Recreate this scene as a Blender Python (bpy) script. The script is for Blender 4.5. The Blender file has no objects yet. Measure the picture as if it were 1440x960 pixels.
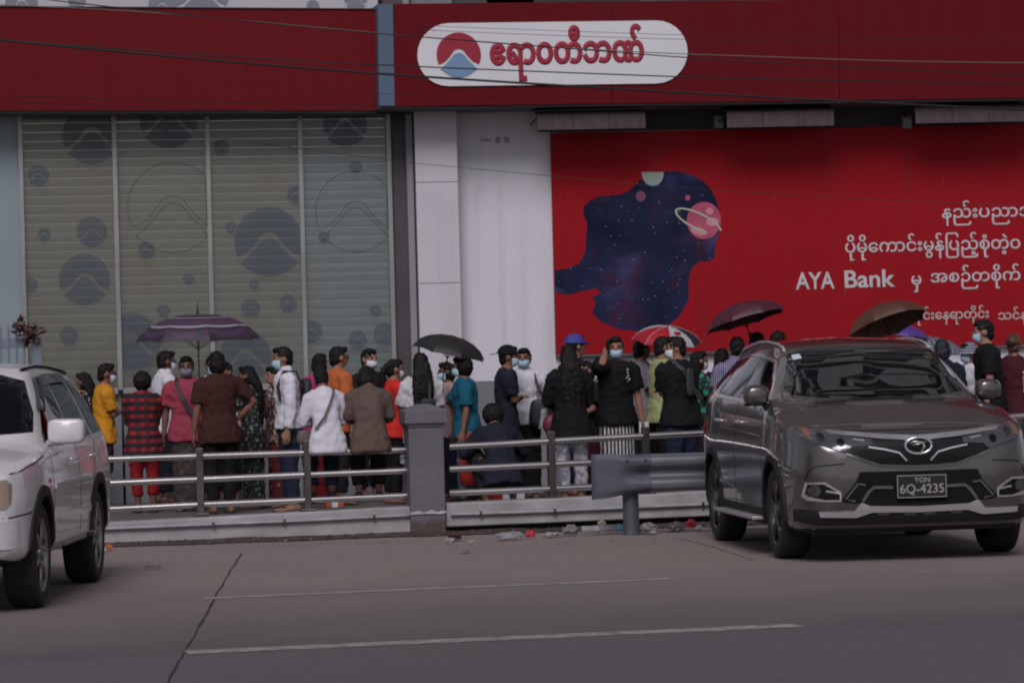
import bpy, bmesh, math, random
import numpy as np
from mathutils import Vector, Matrix, noise, geometry
from mathutils.bvhtree import BVHTree

random.seed(7)
SC = bpy.context.scene
COL = SC.collection
R = math.radians

# ------------------------------------------------------------------ camera
FPX = 5000.0                    # focal length in pixels of a 1440 px wide picture
CAM = Vector((0.0, 0.0, 1.54))
YAW, PITCH, ROLL = R(10.0), 25.0 / FPX, 0.026
FWD = Vector((math.sin(YAW) * math.cos(PITCH), math.cos(YAW) * math.cos(PITCH), math.sin(PITCH)))
_r0 = Vector((math.cos(YAW), -math.sin(YAW), 0.0))
_u0 = _r0.cross(FWD)
RGT = _r0 * math.cos(ROLL) - _u0 * math.sin(ROLL)
UPV = _u0 * math.cos(ROLL) + _r0 * math.sin(ROLL)
cam_data = bpy.data.cameras.new('camera')
cam_data.sensor_width = 36.0
cam_data.lens = 36.0 * FPX / 1440.0
cam_data.clip_end = 3000.0
cam_data.clip_start = 0.5
cam = bpy.data.objects.new('camera', cam_data)
m = Matrix((RGT, UPV, -FWD)).transposed().to_4x4()
m.translation = CAM
cam.matrix_world = m
COL.objects.link(cam)
SC.camera = cam

# ------------------------------------------------------------------ sky, sun, exposure
SUN_EL, SUN_AZ = R(43.0), R(196.0)      # high sun behind thin even cloud, from behind the camera
world = bpy.data.worlds.new('World')
SC.world = world
world.use_nodes = True
wn = world.node_tree
bg = wn.nodes['Background']
sky = wn.nodes.new('ShaderNodeTexSky')
sky.sky_type = 'NISHITA'
sky.sun_disc = False
sky.sun_elevation = SUN_EL
sky.sun_rotation = SUN_AZ
sky.dust_density = 1.0
sky.air_density = 1.0
sky.ozone_density = 1.5
hsv = wn.nodes.new('ShaderNodeHueSaturation')   # an overcast sky is nearly colourless
hsv.inputs['Saturation'].default_value = 0.22
tint = wn.nodes.new('ShaderNodeMix')
tint.data_type = 'RGBA'; tint.blend_type = 'MULTIPLY'
tint.inputs[0].default_value = 1.0
tint.inputs[7].default_value = (1.0, 0.955, 1.0, 1.0)
wn.links.new(sky.outputs[0], hsv.inputs['Color'])
wn.links.new(hsv.outputs[0], tint.inputs[6])
wn.links.new(tint.outputs[2], bg.inputs[0])
bg.inputs[1].default_value = 0.05
sun_data = bpy.data.lights.new('sun', 'SUN')
sun_data.energy = 1.5
sun_data.angle = R(28.0)
sun_data.color = (1.0, 0.945, 0.985)
sun = bpy.data.objects.new('sun', sun_data)
sdir = Vector((math.sin(SUN_AZ) * math.cos(SUN_EL), math.cos(SUN_AZ) * math.cos(SUN_EL), math.sin(SUN_EL)))
sun.rotation_euler = (-sdir).to_track_quat('-Z', 'Y').to_euler()
sun.location = (0, -10, 30)
COL.objects.link(sun)
SC.view_settings.view_transform = 'Standard'
SC.view_settings.look = 'None'
SC.view_settings.gamma = 1.0
SC.view_settings.exposure = 0.18
SC.view_settings.use_curve_mapping = False
SC.cycles.pixel_filter_type = 'BLACKMAN_HARRIS'
SC.cycles.filter_width = 2.1          # the lens of the photograph is a little soft

# ------------------------------------------------------------------ points
def ray(x, y):
    return FWD * FPX + RGT * (x - 720.0) + UPV * (480.0 - y)
def PD(x, y, d):                    # point at camera depth d
    return CAM + ray(x, y) * (d / FPX)
def PY(x, y, Y):                    # point on the vertical plane Y = const (parallel to the facade)
    r = ray(x, y)
    return CAM + r * ((Y - CAM.y) / r.y)
def PG(x, y, z=0.0):                # point on a level plane
    r = ray(x, y)
    return CAM + r * ((z - CAM.z) / r.z)
def DY(d):                          # Y of the centre ray at depth d
    return d * FWD.y

# ------------------------------------------------------------------ mesh helpers
def new_obj(name, me, parent=None, loc=None):
    o = bpy.data.objects.new(name, me)
    COL.objects.link(o)
    if parent is not None:
        o.parent = parent
    if loc is not None:
        o.location = loc
    return o
def tag(o, label=None, cat=None, group=None, kind=None):
    if label: o['label'] = label
    if cat: o['category'] = cat
    if group: o['group'] = group
    if kind: o['kind'] = kind
    return o
def empty(name, loc=(0, 0, 0), rz=0.0, label=None, cat=None, group=None):
    o = bpy.data.objects.new(name, None)
    o.empty_display_size = 0.1
    COL.objects.link(o)
    o.location = loc
    o.rotation_euler = (0, 0, rz)
    return tag(o, label, cat, group)

class MB:
    """collects shapes, builds one mesh"""
    def __init__(s):
        s.v, s.f, s.m = [], [], []
    def add(s, vs, fs, mi=0):
        n = len(s.v)
        s.v += [tuple(p) for p in vs]
        s.f += [tuple(i + n for i in f) for f in fs]
        s.m += [mi] * len(fs)
        return s
    def box(s, lo, hi, mi=0, mat=None):
        x0, y0, z0 = lo; x1, y1, z1 = hi
        vs = [Vector(p) for p in ((x0,y0,z0),(x1,y0,z0),(x1,y1,z0),(x0,y1,z0),(x0,y0,z1),(x1,y0,z1),(x1,y1,z1),(x0,y1,z1))]
        if mat: vs = [mat @ p for p in vs]
        return s.add(vs, [(0,3,2,1),(4,5,6,7),(0,1,5,4),(1,2,6,5),(2,3,7,6),(3,0,4,7)], mi)
    def bbox(s, lo, hi, b=0.01, mi=0, mat=None):
        """box with chamfered edges"""
        bm = bmesh.new()
        bmesh.ops.create_cube(bm, size=1.0)
        for v in bm.verts:
            v.co = Vector([lo[i] + (v.co[i] + .5) * (hi[i] - lo[i]) for i in range(3)])
        bmesh.ops.bevel(bm, geom=list(bm.edges), offset=b, segments=2, affect='EDGES', profile=0.5)
        if mat: bm.transform(mat)
        bm.verts.index_update()
        s.add([v.co.copy() for v in bm.verts], [[v.index for v in f.verts] for f in bm.faces], mi)
        bm.free()
        return s
    def prism(s, pts, vec, mi=0):
        """closed polygon (3d points) extruded by vec"""
        n = len(pts)
        a = [Vector(p) for p in pts]
        vec = Vector(vec)
        vs = a + [p + vec for p in a]
        fs = [tuple(range(n))[::-1], tuple(range(n, 2 * n))]
        fs += [(i, (i + 1) % n, n + (i + 1) % n, n + i) for i in range(n)]
        return s.add(vs, fs, mi)
    def tube(s, pts, rad, n=10, mi=0, cap=True, up=None, round_end=False):
        """loft along pts; rad: number or list of numbers / (a, b) pairs"""
        pts = [Vector(p) for p in pts]
        k = len(pts)
        if not isinstance(rad, (list, tuple)) or (len(rad) == 2 and k != 2 and not isinstance(rad[0], (list, tuple))):
            rad = [rad] * k
        rings = []
        ref = Vector(up) if up is not None else None
        prev = None
        for i, p in enumerate(pts):
            t = (pts[min(i + 1, k - 1)] - pts[max(i - 1, 0)])
            if t.length < 1e-9: t = Vector((0, 0, 1))
            t.normalize()
            if prev is None:
                a = ref if ref is not None else (Vector((1, 0, 0)) if abs(t.x) < .9 else Vector((0, 1, 0)))
            else:
                a = prev
            a = a - t * a.dot(t)
            if a.length < 1e-6:
                a = Vector((0, 1, 0)) - t * t.y
            a.normalize()
            prev = a
            b = t.cross(a)
            r = rad[i]
            ra, rb = r if isinstance(r, (list, tuple)) else (r, r)
            rings.append([p + a * (ra * math.cos(2 * math.pi * j / n)) + b * (rb * math.sin(2 * math.pi * j / n)) for j in range(n)])
        if round_end:
            def shrink(ring, c, off, q): return [c + (x - c) * q + off for x in ring]
            t0 = (pts[0] - pts[1]).normalized(); t1 = (pts[-1] - pts[-2]).normalized()
            def mr(r): return min(r) if isinstance(r, (list, tuple)) else r
            r0, r1 = mr(rad[0]), mr(rad[-1])
            rings = [shrink(rings[0], pts[0], t0 * r0 * .9, .35), shrink(rings[0], pts[0], t0 * r0 * .6, .78)] + rings + \
                    [shrink(rings[-1], pts[-1], t1 * r1 * .6, .78), shrink(rings[-1], pts[-1], t1 * r1 * .9, .35)]
        return s.loft(rings, mi, cap)
    def loft(s, rings, mi=0, cap=True, closed=True):
        n = len(rings[0]); vs = [p for r in rings for p in r]; fs = []
        for i in range(len(rings) - 1):
            for j in range(n if closed else n - 1):
                j2 = (j + 1) % n
                fs.append((i * n + j, i * n + j2, (i + 1) * n + j2, (i + 1) * n + j))
        if cap and closed:
            fs.append(tuple(range(n))[::-1])
            fs.append(tuple((len(rings) - 1) * n + j for j in range(n)))
        return s.add(vs, fs, mi)
    def ell(s, c, r, seg=14, rings=9, mi=0, mat=None):
        c = Vector(c); vs = []; fs = []
        for i in range(rings + 1):
            th = math.pi * i / rings
            for j in range(seg):
                ph = 2 * math.pi * j / seg
                p = Vector((c.x + r[0] * math.sin(th) * math.cos(ph), c.y + r[1] * math.sin(th) * math.sin(ph), c.z + r[2] * math.cos(th)))
                vs.append(mat @ p if mat else p)
        for i in range(rings):
            for j in range(seg):
                j2 = (j + 1) % seg
                fs.append((i * seg + j, (i + 1) * seg + j, (i + 1) * seg + j2, i * seg + j2))
        return s.add(vs, fs, mi)
    def lathe(s, prof, c=(0, 0, 0), axis='x', n=32, mi=0):
        """profile [(radius, along)] turned round an axis"""
        c = Vector(c); rings = []
        for r, h in prof:
            ring = []
            for j in range(n):
                a = 2 * math.pi * j / n
                u, w = r * math.cos(a), r * math.sin(a)
                ring.append(c + (Vector((h, u, w)) if axis == 'x' else Vector((u, h, w)) if axis == 'y' else Vector((u, w, h))))
            rings.append(ring)
        return s.loft(rings, mi, cap=False)
    def mesh(s, name='mesh', weld=False, recalc=True):
        me = bpy.data.meshes.new(name)
        me.from_pydata(s.v, [], s.f)
        bm = bmesh.new(); bm.from_mesh(me)
        for f, mi in zip(bm.faces, s.m): f.material_index = mi
        if weld: bmesh.ops.remove_doubles(bm, verts=bm.verts, dist=1e-5)
        if recalc: bmesh.ops.recalc_face_normals(bm, faces=bm.faces)
        bm.to_mesh(me); bm.free()
        return me
    def build(s, name, mat, parent=None, smooth=False, loc=None, rz=None, weld=False, angle=None, recalc=True):
        me = s.mesh(name, weld, recalc)
        for mm in (mat if isinstance(mat, (list, tuple)) else [mat]):
            me.materials.append(mm)
        if smooth:
            me.polygons.foreach_set('use_smooth', [True] * len(me.polygons))
            if angle is not None:
                me.set_sharp_from_angle(angle=R(angle))
        o = new_obj(name, me, parent, loc)
        if rz is not None: o.rotation_euler = (0, 0, rz)
        return o

REMESH = []
_tex = {}
def clouds(size):
    if size not in _tex:
        t = bpy.data.textures.new('folds', 'CLOUDS')
        t.noise_scale = size
        t.noise_depth = 2
        _tex[size] = t
    return _tex[size]
def organic(o, voxel, smooth=3, dec=None, wrinkle=0.0, wsize=0.08):
    """queue an object for one joint voxel remesh: overlapping shapes become one continuous skin"""
    md = o.modifiers.new('remesh', 'REMESH'); md.mode = 'VOXEL'; md.voxel_size = voxel
    if smooth:
        md = o.modifiers.new('smooth', 'SMOOTH'); md.factor = .5; md.iterations = smooth
    if wrinkle:
        md = o.modifiers.new('fold', 'DISPLACE'); md.texture = clouds(wsize); md.strength = wrinkle; md.mid_level = .5
        md.texture_coords = 'LOCAL'
    if dec:
        md = o.modifiers.new('decimate', 'DECIMATE'); md.ratio = dec
    REMESH.append(o)
    return o
def flush_organic():
    dg = bpy.context.evaluated_depsgraph_get()
    out = []
    for o in REMESH:
        me = bpy.data.meshes.new_from_object(o.evaluated_get(dg))
        out.append((o, me))
    for o, me in out:
        mats = list(o.data.materials)
        o.modifiers.clear()
        o.data = me
        me.polygons.foreach_set('use_smooth', [True] * len(me.polygons))
        me.update()
    REMESH.clear()

# ------------------------------------------------------------------ materials
def mat(name, col, rough=.6, metal=0.0, spec=.5, var=0.0, vscale=3.0, bump=0.0, bscale=60.0, coat=0.0, alpha=None, col2=None, stretch=None, detail=6):
    """principled with optional colour variation (noise between col and col2) and fine relief"""
    mt = bpy.data.materials.new(name)
    mt.use_nodes = True
    nt = mt.node_tree; b = nt.nodes['Principled BSDF']
    b.inputs['Base Color'].default_value = (*col, 1)
    b.inputs['Roughness'].default_value = rough
    b.inputs['Metallic'].default_value = metal
    b.inputs['Specular IOR Level'].default_value = spec
    if coat:
        b.inputs['Coat Weight'].default_value = coat
        b.inputs['Coat Roughness'].default_value = .04
    if alpha is not None:
        b.inputs['Alpha'].default_value = alpha
    if var or bump:
        tc = nt.nodes.new('ShaderNodeTexCoord')
        mp = nt.nodes.new('ShaderNodeMapping')
        if stretch: mp.inputs['Scale'].default_value = stretch
        nt.links.new(tc.outputs['Object'], mp.inputs[0])
    if var:
        nz = nt.nodes.new('ShaderNodeTexNoise'); nz.inputs['Scale'].default_value = vscale; nz.inputs['Detail'].default_value = detail
        nt.links.new(mp.outputs[0], nz.inputs['Vector'])
        mr = nt.nodes.new('ShaderNodeMapRange'); mr.inputs[1].default_value = .3; mr.inputs[2].default_value = .7
        nt.links.new(nz.outputs['Fac'], mr.inputs[0])
        mx = nt.nodes.new('ShaderNodeMix'); mx.data_type = 'RGBA'
        c2 = col2 if col2 else tuple(c * (1 - var) for c in col)
        mx.inputs[6].default_value = (*c2, 1); mx.inputs[7].default_value = (*col, 1)
        nt.links.new(mr.outputs[0], mx.inputs[0])
        nt.links.new(mx.outputs[2], b.inputs['Base Color'])
    if bump:
        nz2 = nt.nodes.new('ShaderNodeTexNoise'); nz2.inputs['Scale'].default_value = bscale; nz2.inputs['Detail'].default_value = 4
        nt.links.new(mp.outputs[0], nz2.inputs['Vector'])
        bp = nt.nodes.new('ShaderNodeBump'); bp.inputs['Strength'].default_value = bump; bp.inputs['Distance'].default_value = .01
        nt.links.new(nz2.outputs['Fac'], bp.inputs['Height'])
        nt.links.new(bp.outputs[0], b.inputs['Normal'])
    return mt

class NT:
    """tiny node helper for pattern materials"""
    def __init__(s, name, rough=.8):
        s.m = bpy.data.materials.new(name); s.m.use_nodes = True
        s.t = s.m.node_tree; s.b = s.t.nodes['Principled BSDF']
        s.b.inputs['Roughness'].default_value = rough
        s.tc = s.t.nodes.new('ShaderNodeTexCoord')
        s.sep = s.t.nodes.new('ShaderNodeSeparateXYZ')
        s.t.links.new(s.tc.outputs['Object'], s.sep.inputs[0])
    def n(s, typ, **kw):
        nd = s.t.nodes.new(typ)
        for k, v in kw.items(): setattr(nd, k, v)
        return nd
    def math(s, op, a, b=None, c=None):
        nd = s.n('ShaderNodeMath', operation=op)
        for i, v in enumerate((a, b, c)):
            if v is None: continue
            if isinstance(v, (int, float)): nd.inputs[i].default_value = v
            else: s.t.links.new(v, nd.inputs[i])
        return nd.outputs[0]
    def stripe(s, axis, period, width, phase=0.0):
        v = s.math('DIVIDE', s.math('ADD', s.sep.outputs[axis], phase), period)
        return s.math('LESS_THAN', s.math('FRACT', v), width)
    def mix(s, fac, a, b, blend='MIX'):
        nd = s.n('ShaderNodeMix', data_type='RGBA', blend_type=blend)
        if isinstance(fac, (int, float)): nd.inputs[0].default_value = fac
        else: s.t.links.new(fac, nd.inputs[0])
        for i, v in ((6, a), (7, b)):
            if isinstance(v, tuple): nd.inputs[i].default_value = (*v, 1)
            else: s.t.links.new(v, nd.inputs[i])
        return nd.outputs[2]
    def noise(s, scale, detail=4, lo=.35, hi=.65, stretch=None):
        nz = s.n('ShaderNodeTexNoise'); nz.inputs['Scale'].default_value = scale; nz.inputs['Detail'].default_value = detail
        src = s.tc.outputs['Object']
        if stretch:
            mp = s.n('ShaderNodeMapping'); mp.inputs['Scale'].default_value = stretch
            s.t.links.new(src, mp.inputs[0]); src = mp.outputs[0]
        s.t.links.new(src, nz.inputs['Vector'])
        mr = s.n('ShaderNodeMapRange'); mr.inputs[1].default_value = lo; mr.inputs[2].default_value = hi
        s.t.links.new(nz.outputs['Fac'], mr.inputs[0])
        return mr.outputs[0]
    def voronoi(s, scale, feature='F1', rnd=1.0):
        v = s.n('ShaderNodeTexVoronoi', feature=feature); v.inputs['Scale'].default_value = scale
        v.inputs['Randomness'].default_value = rnd
        s.t.links.new(s.tc.outputs['Object'], v.inputs['Vector'])
        return v
    def done(s, col):
        s.t.links.new(col, s.b.inputs['Base Color'])
        return s.m
    def bump(s, h, strength=.3, dist=.01):
        bp = s.n('ShaderNodeBump'); bp.inputs['Strength'].default_value = strength; bp.inputs['Distance'].default_value = dist
        s.t.links.new(h, bp.inputs['Height']); s.t.links.new(bp.outputs[0], s.b.inputs['Normal'])

def slab(name, px, Y, thick, material, parent=None, bev=None, smooth=False):
    """polygon given by picture points on the plane Y, extruded away from the street by thick (negative: towards it)"""
    pts = [PY(x, y, Y) for x, y in px]
    c = sum(pts, Vector()) / len(pts)
    mb = MB(); mb.prism([p - c for p in pts], (0, thick, 0))
    o = mb.build(name, material, parent, smooth, angle=30 if smooth else None)
    o.location = c if parent is None else c - parent.location
    return o

def text_mesh(name, body, material, parent, loc, width, height=None, bevel=.02, depth=.01, spacing=1.0, sx=None):
    """flat lettering facing the street, fitted to a width (and height), its lower left corner at loc (world)"""
    cu = bpy.data.curves.new(name, 'FONT'); cu.body = body; cu.size = 1.0
    cu.extrude = .01; cu.bevel_depth = bevel; cu.bevel_resolution = 0; cu.resolution_u = 6
    cu.space_character = spacing
    o = bpy.data.objects.new(name, cu); COL.objects.link(o)
    dg = bpy.context.evaluated_depsgraph_get()
    me = bpy.data.meshes.new_from_object(o.evaluated_get(dg))
    bpy.data.objects.remove(o); bpy.data.curves.remove(cu)
    vs = np.array([v.co[:] for v in me.vertices])
    lo, hi = vs.min(0), vs.max(0)
    kx = width / (hi[0] - lo[0])
    ky = (height / (hi[1] - lo[1])) if height else kx
    for v in me.vertices:
        x, y, z = v.co
        v.co = ((x - lo[0]) * kx, -(z - lo[2]) / max(hi[2] - lo[2], 1e-6) * depth, (y - lo[1]) * ky)
    me.materials.clear(); me.materials.append(material)
    o = new_obj(name, me, parent)
    o.location = Vector(loc) - (parent.location if parent else Vector())
    return o
# ------------------------------------------------------------------ shared materials
M = {}
M['white_paint'] = mat('white_paint', (.70, .685, .745), .7, var=.16, vscale=1.3, bump=.15, bscale=25, detail=8)
M['pilaster'] = mat('pilaster_white', (.66, .63, .68), .65, var=.12, vscale=1.1, bump=.1, bscale=30)
M['grey_paint'] = mat('grey_paint', (.22, .225, .25), .7, var=.2, vscale=1.5, bump=.15, bscale=25)
M['dark_wall'] = mat('dark_wall', (.05, .047, .05), .8, var=.3, vscale=1.5)
M['dark_strip'] = mat('dark_strip', (.085, .075, .082), .6, var=.3, vscale=2)
M['light_strip'] = mat('light_strip', (.30, .30, .315), .7, var=.15, vscale=2)
M['pale_blue'] = mat('pale_blue_sheet', (.255, .315, .355), .5, var=.12, vscale=1.2)
M['red_left'] = mat('fascia_red', (.150, .010, .015), .6, spec=.06, var=.22, vscale=.7, stretch=(1, 1, 2.2))
M['red_right'] = mat('sign_red', (.150, .008, .013), .6, spec=.06, var=.2, vscale=.7, stretch=(1, 1, 2.2))
M['blue_stripe'] = mat('stripe_blue', (.085, .13, .20), .5, var=.12, vscale=2)
M['sign_white'] = mat('sign_white', (.72, .72, .76), .45, var=.07, vscale=1.6)
M['letter_red'] = mat('letter_red', (.32, .016, .04), .45)
M['logo_blue'] = mat('logo_blue', (.17, .28, .44), .45)
M['soffit'] = mat('soffit', (.10, .10, .105), .8, var=.3, vscale=2)
M['cable'] = mat('cable_black', (.012, .012, .014), .5)
M['cable_grey'] = mat('cable_grey', (.16, .14, .12), .5)
M['steel'] = mat('brushed_steel', (.60, .58, .58), .24, .95, var=.35, vscale=9, stretch=(.15, 1, 1))
M['steel_dull'] = mat('post_steel', (.20, .18, .175), .36, 1.0, var=.4, vscale=10)
M['concrete_light'] = mat('plinth_concrete', (.42, .41, .42), .85, var=.4, vscale=2.4, bump=.3, bscale=30, detail=9)
def pier_mat():
    n = NT('pier_paint', .75)
    c = n.mix(n.noise(2.5, 6, .3, .7), (.145, .135, .155), (.11, .104, .12))
    lvl = n.math('ADD', n.sep.outputs[2], n.math('MULTIPLY', n.noise(7, 5, .2, .8), -.09))
    mr = n.n('ShaderNodeMapRange'); mr.inputs[1].default_value = .05; mr.inputs[2].default_value = .10; n.t.links.new(lvl, mr.inputs[0])
    c = n.mix(mr.outputs[0], (.085, .058, .05), c)
    c = n.mix(n.math('MULTIPLY', n.noise(30, 6, .55, .8), .4), c, (.20, .19, .20))
    n.bump(n.noise(35, 4, .2, .8), .35, .01)
    return n.done(c)
M['pier'] = pier_mat()
M['pipe'] = mat('pipe_grey', (.40, .40, .43), .4, var=.4, vscale=6)
M['galv'] = mat('galvanised', (.125, .135, .165), .55, .45, var=.28, vscale=4, bump=.1, bscale=14)
M['galv_bright'] = mat('galvanised_bright', (.24, .25, .28), .42, .6, var=.2, vscale=5)
M['black'] = mat('black_matt', (.014, .014, .015), .8)
M['soil'] = mat('soil', (.085, .06, .05), .95, var=.5, vscale=6, bump=.8, bscale=40)
M['gate'] = mat('gate_blue', (.19, .225, .28), .5, var=.15, vscale=5)

def weathered(name, col, dirt, rough, spec, amt=.5, bump=.12):
    n = NT(name, rough); n.b.inputs['Specular IOR Level'].default_value = spec
    big = n.noise(.55, 5, .3, .7); run = n.noise(5.0, 6, .5, .78, stretch=(1.6, 1, .07)); fine = n.noise(22, 6, .45, .8)
    c = n.mix(n.math('MULTIPLY', big, .28), col, tuple(x * .72 for x in col))
    c = n.mix(n.math('MULTIPLY', run, amt), c, dirt)
    c = n.mix(n.math('MULTIPLY', fine, amt * .35), c, dirt)
    n.bump(n.noise(1.3, 3, .2, .8), bump, .05)
    return n.done(c)
M['red_left'] = weathered('fascia_red', (.148, .0085, .013), (.10, .020, .022), .6, .08, .5)
M['red_right'] = weathered('sign_red', (.130, .007, .0115), (.09, .018, .020), .6, .08, .5)
M['white_paint'] = weathered('white_paint', (.73, .715, .775), (.42, .40, .42), .75, .2, .42, .1)
M['pilaster'] = weathered('pilaster_white', (.64, .605, .66), (.42, .39, .40), .7, .2, .3, .05)
M['grey_paint'] = weathered('grey_paint', (.22, .225, .25), (.13, .125, .13), .75, .2, .5, .1)
def ground_mat(name, base, dark, patch, rough, fade=None):
    n = NT(name, rough)
    a = n.noise(.45, 8, .3, .7)
    b = n.noise(9.0, 8, .25, .75)
    c = n.noise(130.0, 3, .2, .8)
    st = n.noise(.9, 5, .52, .75, stretch=(.25, 1.6, 1))
    col = n.mix(a, base, patch)
    col = n.mix(n.math('MULTIPLY', b, .45), col, dark)
    col = n.mix(n.math('MULTIPLY', st, .45), col, dark)
    oil = n.noise(1.6, 3, .62, .74)
    col = n.mix(n.math('MULTIPLY', oil, .4), col, tuple(x * .6 for x in dark))
    col = n.mix(n.math('MULTIPLY', n.noise(34.0, 6, .5, .72), .35), col, tuple(x * 1.25 for x in patch))
    col = n.mix(n.math('MULTIPLY', c, .28), col, tuple(min(1, x * 1.7) for x in base))
    if fade:      # worn edge where the apron meets the carriageway
        y0, y1, c2 = fade
        mr = n.n('ShaderNodeMapRange'); mr.inputs[1].default_value = y0; mr.inputs[2].default_value = y1
        n.t.links.new(n.math('ADD', n.sep.outputs[1], n.math('MULTIPLY', a, .9)), mr.inputs[0])
        col = n.mix(mr.outputs[0], n.mix(n.math('MULTIPLY', b, .35), n.mix(a, c2, tuple(x * 1.15 for x in c2)), tuple(x * .68 for x in c2)), col)
    sp = n.voronoi(3.2)
    spot = n.math('LESS_THAN', sp.outputs['Distance'], .05)
    col = n.mix(n.math('MULTIPLY', spot, .35), col, dark)
    n.bump(c, .35, .006)
    return n.done(col)
M['road'] = ground_mat('asphalt', (.104, .092, .100), (.072, .063, .069), (.120, .106, .114), .75)
YA0 = (PG(300, 918).y + PG(1100, 888).y) / 2
M['apron'] = ground_mat('apron_concrete', (.225, .184, .172), (.138, .112, .105), (.252, .206, .192), .85, (YA0 + .5, YA0 + 7.0, (.104, .092, .100)))
M['pavement'] = ground_mat('pavement_concrete', (.095, .085, .082), (.05, .045, .045), (.12, .108, .10), .85)
M['paint_line'] = mat('road_paint', (.40, .37, .37), .8, spec=.2, var=.55, vscale=9, col2=(.17, .15, .15), detail=10)

# ------------------------------------------------------------------ ground
YK = PG(720, 748).y                  # kerb line
YW = YK + 7.2                        # bank wall
ZP = 0.10                            # pavement level
def sheet(name, x0, x1, y0, y1, z, material, kind='structure', nx=1, ny=1):
    mb = MB(); vs = []; fs = []
    for j in range(ny + 1):
        for i in range(nx + 1):
            vs.append((x0 + (x1 - x0) * i / nx, y0 + (y1 - y0) * j / ny, z))
    for j in range(ny):
        for i in range(nx):
            a = j * (nx + 1) + i
            fs.append((a, a + 1, a + nx + 2, a + nx + 1))
    o = mb.add(vs, fs).build(name, material)
    return tag(o, kind=kind)
YA = (PG(300, 918).y + PG(1100, 888).y) / 2
sheet('road', -1500, 1500, -1500, YA, 0.0, M['road'])
sheet('ground', -1500, 1500, YK + .25, 1500, -.02, M['road'])
sheet('parking_apron', -1500, 1500, YA, YK + .30, 0.0, M['apron'])
tag(MB().box((-60, YK + .32, -.05), (60, YW + .5, ZP)).build('pavement', M['pavement']), kind='structure')
# gutter and soil strip along the kerb
mb = MB(); N = 120; vs = []; fs = []
for i in range(N + 1):
    x = -14 + 32 * i / N
    w = .30 + .16 * noise.noise(Vector((x * 1.3, 3.1, 0))) + .08 * noise.noise(Vector((x * 5, 1.1, 0)))
    for k, (t, hz) in enumerate(((0, .003), (.35, .02), (.7, .03), (1, .012))):
        vs.append((x, YK + .06 - w * (1 - t), .004 + hz * (1 + .8 * noise.noise(Vector((x * 6, k * 2.0, 0))))))
for i in range(N):
    for k in range(3):
        a = i * 4 + k; fs.append((a, a + 4, a + 5, a + 1))
tag(mb.add(vs, fs).build('soil', M['soil'], smooth=True), 'strip of brown dirt and grit along the kerb', 'dirt', kind='stuff')

# painted lines
def ground_line(name, a, b, w, label):
    p, q = PG(*a), PG(*b)
    t = (q - p).normalized(); nrm = Vector((-t.y, t.x, 0))
    mb = MB(); n = 40; rng = random.Random(name + label)
    top = []; bot = []
    for i in range(n + 1):
        c = p + (q - p) * (i / n)
        top.append(c + nrm * (w / 2 + rng.uniform(-.006, .006))); bot.append(c - nrm * (w / 2 + rng.uniform(-.006, .006)))
    c0 = p.copy(); vs = [v - c0 for v in top + bot]
    fs = [(i, i + 1, n + 2 + i, n + 1 + i) for i in range(n)]
    o = mb.add(vs, fs).build(name, M['paint_line'])
    o.location = (p.x, p.y, .0025)
    return tag(o, label, 'road marking', 'white lines on the road')
ground_line('painted_line', (287, 841), (946, 813.5), .19, 'thin white painted line on the parking apron, nearer the railing')
ground_line('painted_line', (262, 917), (1124, 879), .25, 'longer white painted line on the darker road, nearer the bottom edge')
# cracks / joints
def crack(px, w, label):
    pts = []
    rng = random.Random(label)
    for k in range(len(px) - 1):
        a, b = PG(*px[k]), PG(*px[k + 1])
        for i in range(8):
            t = i / 8
            pts.append(a.lerp(b, t) + Vector((rng.uniform(-.006, .006), rng.uniform(-.006, .006), 0)))
    pts.append(PG(*px[-1]))
    vs = []; fs = []
    for i, p in enumerate(pts):
        t = (pts[min(i + 1, len(pts) - 1)] - pts[max(0, i - 1)]).normalized(); nn = Vector((-t.y, t.x, 0))
        ww = w * rng.uniform(.5, 1.2)
        vs += [p + nn * ww / 2 - pts[0], p - nn * ww / 2 - pts[0]]
    fs = [(2 * i, 2 * i + 2, 2 * i + 3, 2 * i + 1) for i in range(len(pts) - 1)]
    o = MB().add(vs, fs).build('crack', M['crack']); o.location = (pts[0].x, pts[0].y, .002)
    return tag(o, kind='structure')
M['crack'] = mat('crack_dark', (.022, .019, .019), .95)
crack([(340, 778), (318, 812), (297, 850), (266, 905), (236, 958), (228, 990)], .018, 'a')
crack([(955, 757), (1000, 768), (1060, 788)], .012, 'c')
crack([(410, 786), (470, 783), (560, 780)], .006, 'd')

# ------------------------------------------------------------------ bank building
bank = empty('bank_building', (0, YW, 0), 0, 'white painted bank building front with a grey base and tall corner pilaster', 'building')
def bpart(name, px, Y, thick, material): return slab(name, px, Y, thick, material, bank)
# white wall, grey base (both along the facade)
zb = PY(700, 535, YW).z
def wallbox(name, xa, xb, z0, z1, y0, y1, material):
    o = MB().box((xa, y0 - YW, z0), (xb, y1 - YW, z1)).build(name, material, bank)
    return o
XL = PY(-60, 300, YW).x; XR = PY(1520, 300, YW).x + 3.0
xc0, xc1 = PY(586, 300, YW - .28).x, PY(645, 300, YW - .28).x
xs0 = PY(547, 300, YW).x; xs1 = PY(571, 300, YW).x
xbill = PY(777, 300, YW).x
ztop = PY(700, -40, YW).z
wallbox('wall', xs1, XR, zb, ztop, YW, YW + .3, M['white_paint'])
wallbox('base_wall', xc1, XR, ZP, zb, YW - .012, YW + .3, M['grey_paint'])
wallbox('base_wall', XL - 2, xc0, ZP, PY(300, 541, YW).z, YW - .02, YW + .3, M['grey_paint'])
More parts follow.
